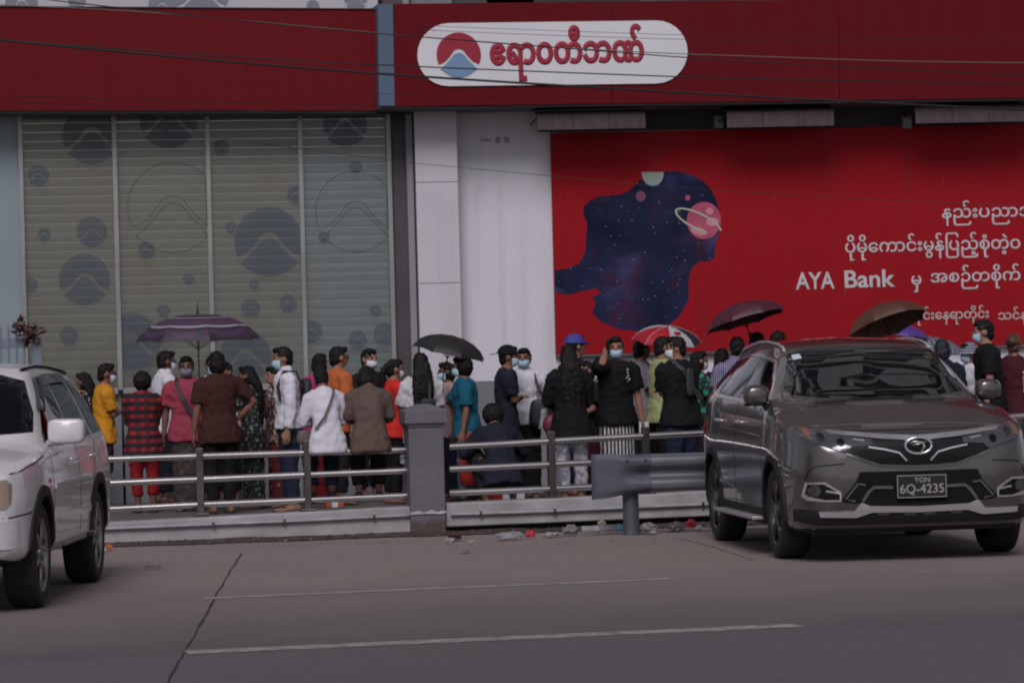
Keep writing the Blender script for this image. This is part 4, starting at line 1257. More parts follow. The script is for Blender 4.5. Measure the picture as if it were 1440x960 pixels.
P('peek', 'man whose face shows between the brown T-shirt and the floral dress', 319, 509, 38.0, R(230), top=F['white'], bottom=F['navy'], hair='short', skin=0)
P('florblack', 'woman in black floral dress with long ponytail reaching to the left', 353, 514.5, 35.8, R(170), top=F['florblack'], hem=-.26, bottom=F['florblack'], legs='skirt', hair='verylong', skin=1, arms=('reach', ((-.12, .42, .93), (-.6, -.3, -1))), fat=1.05)
P('florpink', 'woman in cream flowered blouse and maroon floral skirt beside the man with straps', 390, 514.5, 36.1, R(200), top=F['florpink'], sleeve=.6, bottom=F['florred'], legs='skirt', hair='short', skin=3, arms=('down', 'down'))
P('straps', 'man in white long sleeved shirt with dark backpack straps and blue mask', 404, 488, 34.9, R(183), top=F['white'], sleeve=.97, hem=-.02, bottom=F['jeans'], hair='short', skin=0, arms=('down', 'down'), mask='blue', collar=True, fat=1.05)
P('magenta', 'woman in magenta top half hidden behind the seated white shirt', 447, 497, 36.8, R(60), top=F['magenta'], bottom=F['dkred'], legs='skirt', hair='bob', skin=2, front_face=False)
P('orange', 'man in orange T-shirt and glasses without a mask, looking right', 470, 487.5, 36.2, R(20), top=F['orange'], bottom=F['charcoal'], hair='short', skin=0, glasses=True, fat=1.1, sw=1.1)
# two sitting on the top rail
rp = PY(461, 633, YR)
P('seatwhite', 'person in white shirt sitting on the railing with back to the street', 452, 513, 32, R(97), H=1.42, base=Vector((rp.x, YR - .02, ZP)), top=F['white'], sleeve=.97, hem=-.13, bottom=F['jeans'], hair='short', skin=1, pose='sit', seat_z=rp.z + .02 - ZP, arms=('lap', 'lap'), lean=4, lean2=30, tilt=-8, sw=.86, ease=.015, shoe='dark', group='people sitting on the railing', front_face=False)
rp2 = PY(521, 632, YR)
P('seattaupe', 'person in brown T-shirt sitting on the railing with back to the street', 515, 516, 32, R(88), H=1.43, base=Vector((rp2.x, YR - .02, ZP)), top=F['taupe'], sleeve=.5, hem=-.13, bottom=F['black'], hair='bob', skin=1, pose='sit', seat_z=rp2.z + .02 - ZP, arms=('lap', 'lap'), lean=4, lean2=28, turn=-28, sw=.98, hw=1.05, fat=1.1, ease=.018, shoe='dark', group='people sitting on the railing')
P('maskback', 'man in white mask looking over the seated brown T-shirt', 515, 490.5, 37.6, R(300), top=F['charcoal'], bottom=F['navy'], hair='short', skin=3, mask='white')
P('redtee', 'woman in red T-shirt with ponytail and mask, arms held forward', 549, 505.5, 36.2, R(12), top=F['red'], sleeve=.40, bottom=F['black'], hair='ponytail', skin=0, arms=('front', 'front'), mask='white', ease=.02)
P('lace', 'woman in white lace blouse with long black hair down her back', 592, 496.5, 35.2, R(90), top=F['lace'], sleeve=.5, hem=-.16, bottom=F['charcoal'], hair='verylong', skin=1, arms=('front', 'front'), sw=.9, ease=.02, front_face=False)
P('peach', 'woman in pale pink sleeve under the black umbrella', 633, 509, 36.6, R(190), top=F['peach'], bottom=F['navy'], legs='skirt', hair='bob', skin=2, mask='blue', arms=('down', 'down'))
P('teal', 'woman in teal shirt holding the black umbrella with a blue patterned skirt', 655, 501, 35.3, R(172), top=F['teal'], sleeve=.45, bottom=F['florblue'], legs='skirt', hair='bigbob', skin=1, arms=('hold', 'down'), mask='blue', ease=.022, fat=1.1)
P('capnavy', 'man in dark bucket hat and navy T-shirt with folded arms', 708, 487, 36.3, R(352), top=F['navy'], bottom=F['black'], hair='short', skin=1, arms=('fold', 'fold'), mask='blue', cap=('back', F['black']), ease=.02)
P('polo', 'man in white polo shirt and mask with arm stretched to the right', 736, 489.5, 36.8, R(262), top=F['white'], sleeve=.45, bottom=F['black'], legs='skirt', hair='short', skin=1, arms=('down', ((-.46, .08, 1.20), (-.2, -.4, -1))), mask='blue', collar=True, turn=-12, hem=-.04)
cb = PG(712, 698, ZP)
P('crouch', 'woman in dark clothes crouching on the pavement, head bent away', 702, 568, 35.0, R(95), H=1.62, base=Vector((PD(704, 640, 34.6).x, PD(704, 640, 34.6).y, ZP)), top=F['navy'], sleeve=.6, bottom=F['charcoal'], hair='bigbob', skin=1, pose='crouch', arms=(((.16, .40, .42), (1, -.2, -.4)), ((-.16, .40, .42), (-1, -.2, -.4))), lean=18, lean2=34, tilt=4, hw=1.0, sw=.92, fat=1.15, ease=.018, group='people queuing along the bank', front_face=False)
P('bluecap', 'tall person in blue cap behind the long black hair', 803, 471.5, 36.9, R(20), top=F['charcoal'], bottom=F['navy'], hair='short', skin=0, cap=('peak', mat('cap_blue', (.045, .048, .27), .75)))
P('blackhair', 'woman with very long black hair and marbled grey trousers seen from behind', 800, 485, 34.9, R(92), top=F['black'], sleeve=.95, hem=-.20, bottom=F['marble'], hair='verylong', skin=1, arms=('front', 'front'), hw=1.0, sw=.96, fat=1.1, ease=.022, front_face=False)
P('redbag', 'person in dark top with face just visible beside the long black hair', 829, 508, 36.2, R(200), top=F['black'], bottom=F['maroon'], legs='skirt', hair='bob', skin=0, arms=('front', 'front'))
P('phone', 'woman in black T-shirt and striped trousers talking on a phone', 864, 473.5, 35.4, R(268), top=F['black'], sleeve=.42, hem=-.09, bottom=F['bw'], legs='skirt', hair='short', skin=0, arms=('phone', 'down'), mask='blue', ease=.024, hw=1.05, sw=1.02, turn=-8)
P('greyman', 'man in grey T-shirt with dark hair behind the woman on the phone', 897, 477.5, 37.2, R(25), top=F['grey'], bottom=F['navy'], hair='short', skin=1, fat=1.05)
P('lime', 'man in pale lime T-shirt and mask looking right', 926, 473.5, 36.6, R(8), top=F['lime'], bottom=F['black'], hair='short', skin=1, arms=('front', 'front'), mask='blue')
P('blackman', 'stocky man in black T-shirt and jeans looking left, white mask', 955, 473.5, 35.0, R(122), top=F['black'], sleeve=.42, bottom=F['jeans'], hair='short', skin=0, arms=('fold', 'fold'), mask='white', hw=1.25, sw=1.35, fat=1.3, turn=48, ease=.022)
P('greenprint', 'woman in green printed top with white mask, beside the stocky man', 977, 494, 36.6, R(10), top=F['leafgreen'], bottom=F['charcoal'], hair='bob', skin=0, arms=('front', 'front'), mask='white')
P('earring', 'woman with long dark hair behind the pinstriped shirt', 1014, 490, 36.9, R(70), top=F['purple'], bottom=F['charcoal'], hair='long', skin=1, front_face=False)
P('pin', 'man in violet pinstriped shirt seen over the dark grey car', 1036, 474, 36.0, R(75), top=F['pin'], bottom=F['navy'], hair='short', skin=0, collar=True, sw=1.15, front_face=False)
P('headone', 'person under the maroon umbrella, only black hair showing over the car', 1066, 467, 36.6, R(100), top=F['navy'], bottom=F['navy'], hair='bob', skin=1, arms=('hold', 'down'), front_face=False)
P('headtwo', 'person right of the maroon umbrella handle, hair showing over the car roof', 1092, 465.5, 37.2, R(60), top=F['charcoal'], bottom=F['navy'], hair='short', skin=1, front_face=False)
# right group behind the car
P('brownumb', 'person under the brown umbrella hidden by the car roof', 1245, 484, 36.2, R(110), top=F['charcoal'], bottom=F['navy'], hair='short', skin=1, arms=('hold', 'down'), front_face=False)
P('darkhead', 'person with dark blue head scarf at the windscreen edge', 1325, 477, 36.4, R(80), top=F['navy'], bottom=F['navy'], hair='bob', hairmat=mat('scarf_navy', (.012, .014, .03), .7), skin=1, front_face=False)
P('greycap', 'person in grey blue sun hat, blue mask and white shirt', 1366, 483, 37.0, R(205), top=F['white'], bottom=F['navy'], hair='short', skin=0, mask='blue', cap=('bucket', F['hoop']))
P('blacktall', 'tall man in black T-shirt and mask looking left at the right edge', 1390, 450, 36.0, R(165), top=F['black'], bottom=F['charcoal'], hair='short', skin=3, mask='blue', sw=1.15, fat=1.1, ease=.02)
P('maroon', 'woman with brown bun in maroon T-shirt at the right edge', 1424, 470, 36.4, R(60), top=F['maroon'], bottom=F['batik'], legs='skirt', hair='bun', hairmat=HAIRB, skin=1, front_face=False)
flush_organic()

# prints on shirts
M['print'] = mat('shirt_print', (.5, .48, .5), .7)
def shirt_print(key, pts, seed):
    inf = Q[key]; rng = random.Random(seed); mb = MB(); c = wpt(inf, pts[0])
    rot = Matrix.Rotation(inf['face'] - math.pi / 2, 4, 'Z')
    for p in pts:
        q = wpt(inf, p) - c
        mb.ell((0, 0, 0), (rng.uniform(.006, .012), .004, rng.uniform(.006, .014)), 8, 5, mat=Matrix.Translation(q) @ rot)
    root = next(o for o in COL.objects if o.name.startswith('person') and (o.location - inf['base']).length < 1e-4)
    o = mb.build('shirt_print', M['print'], root, smooth=True)
    o.matrix_parent_inverse = (Matrix.Translation(root.location) @ Matrix.Rotation(root.rotation_euler.z, 4, 'Z')).inverted(); o.location = c
shirt_print('phone', [(-.10, .132, 1.25), (-.105, .133, 1.22), (-.09, .135, 1.20), (-.115, .132, 1.185), (-.10, .135, 1.165), (-.10, .132, 1.28)], 1)
shirt_print('maroon', [(.13, -.118, 1.20 - .028 * i) for i in range(8)] + [(.145, -.112, 1.19 - .04 * i) for i in range(5)], 2)
# ------------------------------------------------------------------ umbrellas
M['umb_dark'] = mat('umbrella_shaft', (.02, .02, .022), .35, .6)
def ucloth(name, col, **kw): return mat(name, col, .55, spec=.4, var=.2, vscale=5, **kw)
def ring_plaid():
    n = NT('umbrella_purple_plaid', .6)
    r = n.math('SQRT', n.math('ADD', n.math('POWER', n.sep.outputs[0], 2.0), n.math('POWER', n.sep.outputs[1], 2.0)))
    def band(a, b): return n.math('MULTIPLY', n.math('GREATER_THAN', r, a), n.math('LESS_THAN', r, b))
    ang = n.math('ARCTAN2', n.sep.outputs[1], n.sep.outputs[0])
    st = n.math('LESS_THAN', n.math('FRACT', n.math('MULTIPLY', ang, 24 / 6.2832)), .35)
    col = n.mix(n.math('MULTIPLY', st, .8), (.027, .021, .034), (.065, .018, .034))
    col = n.mix(n.math('MULTIPLY', band(.34, .45), .5), col, (.10, .05, .12))
    col = n.mix(band(.46, .49), col, (.27, .25, .30))
    col = n.mix(band(.275, .30), col, (.30, .27, .34)); col = n.mix(band(.13, .15), col, (.26, .24, .30))
    col = n.mix(n.math('MULTIPLY', band(.53, .57), .6), col, (.07, .04, .10))
    return n.done(col)
def maroon_plaid():
    n = NT('umbrella_maroon_plaid', .55)
    col = n.mix(n.stripe(0, .075, .3), (.075, .014, .030), (.036, .018, .040))
    col = n.mix(n.math('MULTIPLY', n.stripe(1, .075, .3), .6), col, (.12, .018, .03))
    return n.done(col)
M['u_purple'] = ring_plaid(); M['u_maroon'] = maroon_plaid()
M['u_black'] = ucloth('umbrella_black', (.022, .020, .022)); M['u_brown'] = ucloth('umbrella_brown', (.115, .048, .032)); M['u_violet'] = ucloth('umbrella_violet', (.10, .05, .28))
M['u_red'] = ucloth('umbrella_red', (.42, .015, .025)); M['u_white'] = ucloth('umbrella_white', (.48, .46, .50)); M['u_navy'] = ucloth('umbrella_ink', (.028, .028, .036))
def uhoop():
    n = NT('umbrella_grey_check', .6); col = n.mix(n.stripe(0, .05, .4), (.10, .11, .14), (.26, .27, .31)); return n.done(n.mix(n.math('MULTIPLY', n.stripe(1, .05, .4), .6), col, (.07, .08, .11)))
M['u_hoop'] = uhoop()
def umbrella(label, px, py, d, Rr, depth, right, near, cloth, hand=None, spin=0.0, shaft=.75, tip=.07, piping=None):
    """apex at the picture point; axis leans right / towards the street"""
    ap = PD(px, py, d)
    z = (Vector((0, 0, 1)) + Vector((1, 0, 0)) * right - Vector((0, 1, 0)) * near).normalized()
    x = Vector((0, 1, 0)).cross(z).normalized(); y = z.cross(x)
    root = empty('umbrella', ap, 0, label, 'umbrella', 'open umbrellas held by the queue')
    root.rotation_euler = Matrix((x, y, z)).transposed().to_euler()
    n = 8
    def surf(u, a, sag):            # u: 0 apex .. 1 rim, a: angle
        r = Rr * math.sin(u * R(74)) / math.sin(R(74)); h = -depth * (1 - math.cos(u * R(74))) / (1 - math.cos(R(74)))
        q = 1 - sag * .055 * u - sag * .035 * u * u
        return Vector((r * q * math.cos(a), r * q * math.sin(a), h + sag * .010 * u))
    for i in range(n):
        a0 = spin + 2 * math.pi * i / n; a1 = a0 + 2 * math.pi / n
        vs = []; fs = []; nu, na = 7, 6
        for th in (0, -.0025):
            for iu in range(nu + 1):
                for ia in range(na + 1):
                    t = ia / na; sag = 1 - (2 * t - 1) ** 2
                    vs.append(surf(max(iu / nu, .02), a0 + (a1 - a0) * t, sag) + Vector((0, 0, th)))
        m_ = (nu + 1) * (na + 1)
        for iu in range(nu):
            for ia in range(na):
                q = iu * (na + 1) + ia
                fs.append((q, q + 1, q + na + 2, q + na + 1)); fs.append((m_ + q, m_ + q + na + 1, m_ + q + na + 2, m_ + q + 1))
        for ia in range(na):
            q = nu * (na + 1) + ia; fs.append((q, q + 1, m_ + q + 1, m_ + q))
        mm = cloth[i % len(cloth)]
        MB().add(vs, fs).build('canopy_panel', mm, root, smooth=True, angle=40)
        MB().tube([surf(max(u, .03), a0, 0) - Vector((0, 0, .008)) for u in (0, .25, .5, .75, 1.0)] + [surf(1, a0, 0) * 1.02 - Vector((0, 0, .010))], .0035, 5).build('rib', M['umb_dark'], root)
        if piping: MB().tube([surf(max(u, .03), a0, 0) + Vector((0, 0, .003)) for u in (0, .25, .5, .75, 1.0)], .003, 5).build('seam', piping, root)
        MB().tube([surf(.5, a0, 0) - Vector((0, 0, .010)), Vector((0, 0, -depth * 1.35))], .0025, 4).build('stretcher', M['umb_dark'], root)
    MB().tube([(0, 0, -shaft), (0, 0, .0)], .0065, 8).build('shaft', M['umb_dark'], root, smooth=True)
    MB().tube([(0, 0, 0), (0, 0, tip * .4), (0, 0, tip)], [.012, .006, .004], 8).build('tip', M['umb_dark'], root, smooth=True)
    MB().tube([(0, 0, -shaft - .10), (0, 0, -shaft - .05), (0, 0, -shaft)], [.013, .015, .011], 10, round_end=True).build('handle', M['umb_dark'], root, smooth=True)
    return root
umbrella('large purple umbrella with white stripes over the left of the queue', 278, 441, 36.0, .64, .27, .0, .03, [M['u_purple']], shaft=.70, tip=.12, spin=.1)
umbrella('black folding umbrella held by the woman in the teal shirt', 636, 472.5, 35.5, .385, .17, .24, .12, [M['u_black']], shaft=.46, tip=.012, spin=.2, piping=M['umb_dark'])
ru = umbrella('red, white and black umbrella in front of the billboard', 939, 459, 37.0, .365, .155, .06, .22, [M['u_white'], M['u_navy'], M['u_navy'], M['u_white'], M['u_red'], M['u_white'], M['u_red'], M['u_red']], shaft=.5, tip=.012, spin=R(-95), piping=M['u_white'])
# red flower print on the white panel facing the street
rng = random.Random(2); mb = MB()
for i in range(9):
    a = rng.uniform(0, 6.28); rr = rng.uniform(0, .028); c = Vector((.055 + rr * math.cos(a), -.20 + rr * .8 * math.sin(a), -.030))
    mb.ell(c, (.018, .013, .022), 8, 5)
mb.build('flower_print', M['u_red'], ru, smooth=True)
umbrella('maroon checked umbrella tilted over the queue beside the car', 1041, 426.5, 36.2, .43, .19, -.24, -.16, [M['u_maroon']], shaft=.50, tip=.012, spin=.25, piping=M['u_maroon'])
umbrella('brown umbrella tilted away above the dark grey car roof', 1236, 431, 35.6, .435, .225, -.27, -.34, [M['u_brown']], shaft=.5, tip=.010, spin=.3)
umbrella('violet umbrella mostly hidden behind the brown umbrella', 1268, 456, 37.4, .30, .12, .12, .05, [M['u_violet']], shaft=.5, tip=.01)
umbrella('grey checked umbrella behind the car windscreen pillar', 1312, 474, 37.6, .36, .14, .12, .15, [M['u_hoop']], shaft=.5, tip=.01, spin=.2)

# ------------------------------------------------------------------ bags, phone, posts, boxes
M['strap_dark'] = mat('strap_dark', (.018, .018, .024), .6); M['bag_black'] = mat('bag_black', (.012, .012, .014), .55, bump=.3, bscale=30); M['bag_red'] = mat('bag_red', (.42, .02, .02), .6, var=.3, vscale=8)
M['bag_maroon'] = mat('bag_maroon', (.13, .012, .024), .55); M['plastic_clear'] = mat('plastic_film', (.55, .56, .60), .25, alpha=.55); M['tan_strap'] = mat('strap_tan', (.12, .09, .08), .6)
strap('shoulder_bag', 'dark crossbody bag worn by the woman in pink', Q['pink'], [(.10, -.02, 1.38), (.105, .12, 1.34), (.03, .178, 1.15), (-.09, .180, .95), (-.17, .15, .84)], .045, M['strap_dark'], bag=((-.20, .10, .72), (.10, .05, .13)))
for s in (1, -1):
    pass
bp = strap('backpack', 'dark backpack worn by the man in the white long sleeved shirt', Q['straps'], [(.12, .10, 1.08), (.13, .125, 1.22), (.125, .06, 1.365), (.12, -.06, 1.36), (.11, -.125, 1.2)], .035, M['strap_dark'], bag=((0, -.175, 1.12), (.12, .05, .17)))
mb = MB(); kk = [wpt(Q['straps'], p) - bp.location for p in ((-.12, .10, 1.08), (-.13, .125, 1.22), (-.125, .06, 1.365), (-.12, -.06, 1.36), (-.11, -.125, 1.2))]
mb.tube(kk, [(.018, .006)] * 5, 8).build('strap', M['strap_dark'], bp)
sp = Q['seatwhite']; z0 = sp['spine'](0)[0].z
def bk(s, x, o): # point on the back of a leaning sitter
    p, t = sp['spine'](s); return p + Vector((x, 0, 0)) + Vector((0, -t.z, t.y)) * o
strap('shoulder_bag', 'thin bag strap across the white shirt on the railing', sp, [bk(.52, .09, .06), bk(.46, .075, .135), bk(.34, .02, .158), bk(.20, -.06, .150), bk(.10, -.15, .09)], .022, M['tan_strap'], bag=((-.22, .10, z0 + .04), (.07, .05, .07)))
strap('shoulder_bag', 'large black shoulder bag hanging on the man in the white polo shirt', Q['polo'], [(-.09, -.03, 1.37), (-.10, .09, 1.33), (-.15, .155, 1.15), (-.20, .16, 1.05)], .03, M['bag_black'], bag=((-.17, .17, .90), (.13, .06, .15)))
strap('shoulder_bag', 'dark sling bag on the back of the stocky man in black', Q['blackman'], [(-.12, -.03, 1.37), (-.10, -.15, 1.28), (.0, -.175, 1.1), (.12, -.17, .98)], .05, mat('bag_char', (.035, .035, .04), .6), bag=((-.06, -.195, 1.16), (.045, .02, .13)))
strap('shoulder_bag', 'dark bag carried in front by the woman in red', Q['redtee'], [(-.12, .0, 1.36), (-.12, .13, 1.2), (-.06, .2, 1.08)], .02, M['strap_dark'], bag=((.0, .27, 1.0), (.13, .05, .08)))
strap('backpack', 'dark satchel with pale badge on the back of the lace blouse', Q['lace'], [(.05, -.06, 1.38), (.06, -.17, 1.28), (.05, -.2, 1.12)], .03, M['bag_black'], bag=((0.03, -.215, 1.02), (.085, .02, .11)))
lc = wpt(Q['lace'], (.03, -.238, 1.035))
tag(MB().bbox((-.035, -.003, -.02), (.035, .003, .02), .002).build('card_badge', M['mask_white'], loc=lc), 'small pale card badge on the satchel below the long hair', 'badge')
# red carrier bag on the arm of the teal woman
tw_ = Q['teal']['arm'][-1][2]; hp_ = wpt(Q['teal'], tw_)
hb = Vector((hp_.x + .05, hp_.y - .12, hp_.z - .30))
cbg = MB(); rings = []
for t, w, dp_ in ((0, .10, .055), (.12, .125, .06), (.3, .115, .045), (.40, .095, .012)):
    rings.append([Vector((w * math.cos(a) * (1 + .08 * math.sin(3 * a + t * 9)), dp_ * math.sin(a), -.22 + t)) for a in [2 * math.pi * j / 16 for j in range(16)]])
cbg.loft(rings); o = cbg.build('carrier_bag', M['bag_red'], smooth=True, loc=hb)
for sx in (-.05, .05): MB().tube([(sx, 0, .17), (sx * .6, 0, .25), (0, .02, .30)], .012, 6).build('handle', M['bag_red'], o)
tag(o, 'red carrier bag hanging from the arm of the woman in teal', 'bag')
# maroon bag with clear plastic beside the marbled trousers
q = PD(777, 597, 35.0)
o = MB().ell((0, 0, 0), (.10, .06, .11), 14, 9).build('handbag', M['bag_maroon'], smooth=True, loc=q); MB().tube([(-.05, 0, .08), (-.02, 0, .24), (.06, 0, .26), (.08, 0, .08)], .008, 6).build('handle', M['bag_maroon'], o)
tag(o, 'maroon handbag beside the marbled grey trousers', 'bag')
q = PD(765, 590, 35.2); rings = []
for t in range(5): rings.append([Vector((.06 * (1 - .15 * t) * math.cos(a) * (1 + .15 * math.sin(3 * a + t)), .04 * math.sin(a), -.09 + .05 * t)) for a in [2 * math.pi * j / 12 for j in range(12)]])
tag(MB().loft(rings).build('plastic_bag', M['plastic_clear'], smooth=True, loc=q), 'crumpled clear plastic bag beside the maroon handbag', 'bag')
# phone at the ear
pw = Q['phone']; hd = pw['arm'][1][2]; p = wpt(pw, Vector(hd) + Vector((-.022, .012, .045)))
tag(MB().bbox((-.006, -.034, -.07), (.006, .034, .07), .004).build('mobile_phone', M['umb_dark'], loc=p, rz=R(15)), 'dark mobile phone held to the ear of the woman in striped trousers', 'phone')
q = wpt(pw, (-.26, .05, .70)); tag(MB().bbox((-.05, -.006, -.07), (.05, .006, .07), .003).build('paper_sheet', M['mask_white'], loc=q, rz=R(8)), 'folded white paper in the hand of the woman on the phone', 'paper')
# thin queue posts by the wall
for (x, y0, y1, dd, lb) in ((171.5, 548, 690, 37.2, 'thin dark queue post beside the man in yellow'), (768, 532, 690, 36.4, 'thin dark queue post beside the man in the polo shirt')):
    b = PD(x + 2, y1, dd); t = PD(x, y0, dd)
    o = MB().tube([(0, 0, 0), (0, 0, t.z - ZP)], .013, 8).build('queue_post', M['umb_dark'], smooth=True, loc=(t.x, t.y, ZP))
    MB().lathe([(0, .03), (.04, .028), (.13, .012), (.135, 0), (0, 0)], axis='z', n=20).build('base', M['umb_dark'], o, smooth=True); tag(o, lb, 'post', 'queue posts near the wall')
# cardboard box and parcels behind the rail
q = PG(706, 706, ZP)
o = MB().bbox((-.20, -.12, 0), (.20, .12, .13), .006).build('box', M['bag_red'], loc=q, rz=R(4)); MB().bbox((-.02, -.126, .01), (.205, .125, .10), .004).build('lid', M['mask_white'], o)
tag(o, 'flat red and white box on the pavement below the crouching woman', 'box')
q = PG(470, 713, ZP); o = MB().bbox((-.09, -.07, 0), (.09, .07, .05), .01).build('parcel', mat('parcel_orange', (.42, .10, .04), .7), loc=q); MB().bbox((-.03, -.072, .002), (.03, .072, .053), .004).build('label_strip', M['mask_white'], o); tag(o, 'small orange packet lying behind the bottom rail', 'packet')
o = MB().bbox((-.06, -.02, -.04), (.06, .02, .04), .015).build('tissue_pack', M['mask_white'], loc=(PY(572, 646, YR + .1).x, YR + .1, PY(572, 646, YR).z)); tag(o, 'small white packet tied behind the rail next to the pier', 'packet')

# ------------------------------------------------------------------ litter along the kerb
M['litter_white'] = mat('litter_white', (.42, .41, .42), .5, var=.3, vscale=20); M['litter_grey'] = mat('litter_grey', (.26, .235, .225), .6, var=.4, vscale=20); M['litter_red'] = mat('litter_red', (.45, .03, .05), .5)
M['litter_clear'] = mat('litter_film', (.42, .42, .46), .2, alpha=.6); M['litter_blue'] = mat('litter_blue', (.10, .38, .58), .4); M['litter_orange'] = mat('litter_orange', (.5, .13, .03), .5)
def crumple(name, px, py, w, h, material, label, seed, cat='litter'):
    p = PG(px, py, .02); rng = random.Random(seed); mb = MB(); bm = bmesh.new(); bmesh.ops.create_icosphere(bm, subdivisions=3, radius=1)
    off = Vector((seed * 3.7, seed * 1.3, 0))
    for v in bm.verts:
        n = noise.noise(v.co * 1.9 + off) * .5 + noise.noise(v.co * 4.5 + off) * .28
        v.co = v.co * (1 + n); v.co = Vector((v.co.x * w, v.co.y * w * .6, max(v.co.z, -.6) * h))
    bm.verts.index_update(); mb.add([v.co.copy() for v in bm.verts], [[v.index for v in f.verts] for f in bm.faces]); bm.free()
    o = mb.build(name, material, loc=(p.x, p.y, .018 + h * .55), rz=rng.uniform(0, 3)); return tag(o, label, cat, 'litter lying along the kerb')
crumple('crumpled_bag', 716, 756, .13, .035, M['litter_clear'], 'crumpled clear plastic bag lying right of the pier', 1)
crumple('red_wrapper', 746, 754, .045, .035, M['litter_red'], 'small red wrapper beside the clear plastic bag', 2)
crumple('paper_scrap', 776, 752, .09, .018, M['litter_white'], 'flat white paper scrap between the red wrapper and the bottles', 3)
crumple('crumpled_bag', 802, 750, .085, .05, M['litter_grey'], 'grey crumpled bag left of the plastic bottles', 4)
crumple('crumpled_bag', 846, 743, .055, .05, M['litter_grey'], 'grey lump of rubbish behind the plastic bottles', 5)
crumple('crumpled_bag', 912, 748, .085, .055, M['litter_grey'], 'pale grey lump right of the barrier post', 6)
crumple('crumpled_bag', 952, 744, .12, .045, M['litter_grey'], 'heap of brownish rubbish next to the dark grey car', 7)
crumple('red_wrapper', 972, 741, .05, .05, M['litter_red'], 'bright red wrapper on the rubbish heap by the car', 8)
crumple('paper_scrap', 983, 744, .05, .025, M['litter_white'], 'white scrap right of the bright red wrapper', 9)
crumple('orange_wrapper', 153, 771, .05, .026, M['litter_orange'], 'orange and white wrapper behind the white car', 10)
crumple('paper_scrap', 147, 774, .03, .02, M['litter_white'], 'tiny white scrap beside the orange wrapper', 11)
crumple('crumpled_bag', 640, 757, .09, .045, M['soil'], 'brown clod at the foot of the pier', 12)
crumple('paper_scrap', 632, 761, .05, .02, M['litter_white'], 'white scrap at the corner of the pier', 13)
crumple('paper_scrap', 663, 762, .03, .012, M['litter_white'], 'small white scrap in front of the brown clod', 14)
crumple('paper_scrap', 215, 796, .07, .012, M['litter_grey'], 'flat dry leaf scrap on the apron near the crack', 15)
crumple('paper_scrap', 655, 774, .06, .01, M['litter_grey'], 'pale scrap on the apron in front of the pier', 16)
def bottle(px, py, L, r, material, capm, label, rz):
    p = PG(px, py, .02)
    o = MB().lathe([(0, 0), (r * .9, .0), (r, .01), (r, L * .3), (r * .93, L * .36), (r, L * .42), (r, L * .66), (r * .45, L * .86), (r * .42, L * .95), (0, L * .95)], axis='x', n=14).build('plastic_bottle', material, smooth=True, loc=(p.x, p.y, .022 + r), rz=rz)
    MB().lathe([(r * .5, L * .93), (r * .5, L), (0, L)], axis='x', n=12).build('cap', capm, o); MB().lathe([(r * 1.02, L * .44), (r * 1.02, L * .62)], axis='x', n=14).build('label_band', capm, o)
    return tag(o, label, 'bottle', 'litter lying along the kerb')
bottle(818, 750, .24, .032, M['litter_clear'], M['litter_white'], 'crushed clear plastic bottle lying left of the blue capped one', R(6))
bottle(850, 748, .24, .033, M['litter_clear'], M['litter_blue'], 'clear plastic bottle with blue label by the barrier post', R(3))
# grit and dead leaves scattered on the soil strip
mb = MB(); rng = random.Random(11)
for i in range(1500):
    x = rng.uniform(-7, 8); y = YK - abs(rng.gauss(0, .22)) - .02 if rng.random() < .8 else YK - rng.uniform(.1, 2.5)
    s = rng.uniform(.006, .022) * (1 if y > YK - .5 else .7); z = .012 + (.02 if y > YK - .3 else 0); a = rng.uniform(0, 6.28); t = rng.uniform(-.4, .4) * s
    c, sn = math.cos(a), math.sin(a)
    mb.add([(x + s * c, y + s * sn, z + t), (x - s * .5 * sn, y + s * .5 * c, z + s * .6), (x - s * c, y - s * sn, z - t), (x + s * .5 * sn, y - s * .5 * c, z)], [(0, 1, 2, 3), (0, 1, 3)][:1], rng.choice((0, 0, 1, 2)))
tag(mb.build('grit', [M['soil'], M['litter_grey'], M['dry_leaf']]), 'scattered grit and dead leaf bits along the kerb', 'grit', kind='stuff')
# ------------------------------------------------------------------ cars
M['car_grey'] = mat('paint_grey', (.122, .112, .116), .28, .75, coat=1.0, var=.06, vscale=90)
M['car_white'] = mat('paint_white', (.66, .65, .665), .30, 0, coat=.6, var=.10, vscale=2.2)
def car_glass(name, tintc, ior):
    mt = bpy.data.materials.new(name); mt.use_nodes = True
    nt = mt.node_tree; nt.nodes.remove(nt.nodes['Principled BSDF']); out = nt.nodes['Material Output']
    tr = nt.nodes.new('ShaderNodeBsdfTransparent'); tr.inputs[0].default_value = (*tintc, 1)
    gl = nt.nodes.new('ShaderNodeBsdfGlossy'); gl.inputs[1].default_value = .02; gl.inputs[0].default_value = (.9, .95, 1, 1)
    fr = nt.nodes.new('ShaderNodeFresnel'); fr.inputs[0].default_value = ior
    m2 = nt.nodes.new('ShaderNodeMixShader')
    nt.links.new(fr.outputs[0], m2.inputs[0]); nt.links.new(tr.outputs[0], m2.inputs[1]); nt.links.new(gl.outputs[0], m2.inputs[2]); nt.links.new(m2.outputs[0], out.inputs[0])
    return mt
M['car_glass'] = car_glass('car_glass', (.72, .76, .75), 1.75)
M['screen_glass'] = car_glass('screen_glass', (.72, .76, .75), 2.0)
M['car_glass_dark'] = car_glass('car_glass_dark', (.20, .25, .26), 1.45)
M['car_glass_light'] = mat('car_glass_smoke', (.05, .055, .058), .05, 0, spec=.8)
M['trim'] = mat('black_trim', (.009, .009, .010), .65, spec=.08); M['trim_gloss'] = mat('gloss_black', (.006, .006, .007), .2, spec=.3)
M['cladding'] = mat('grey_cladding', (.017, .017, .019), .6, spec=.2)
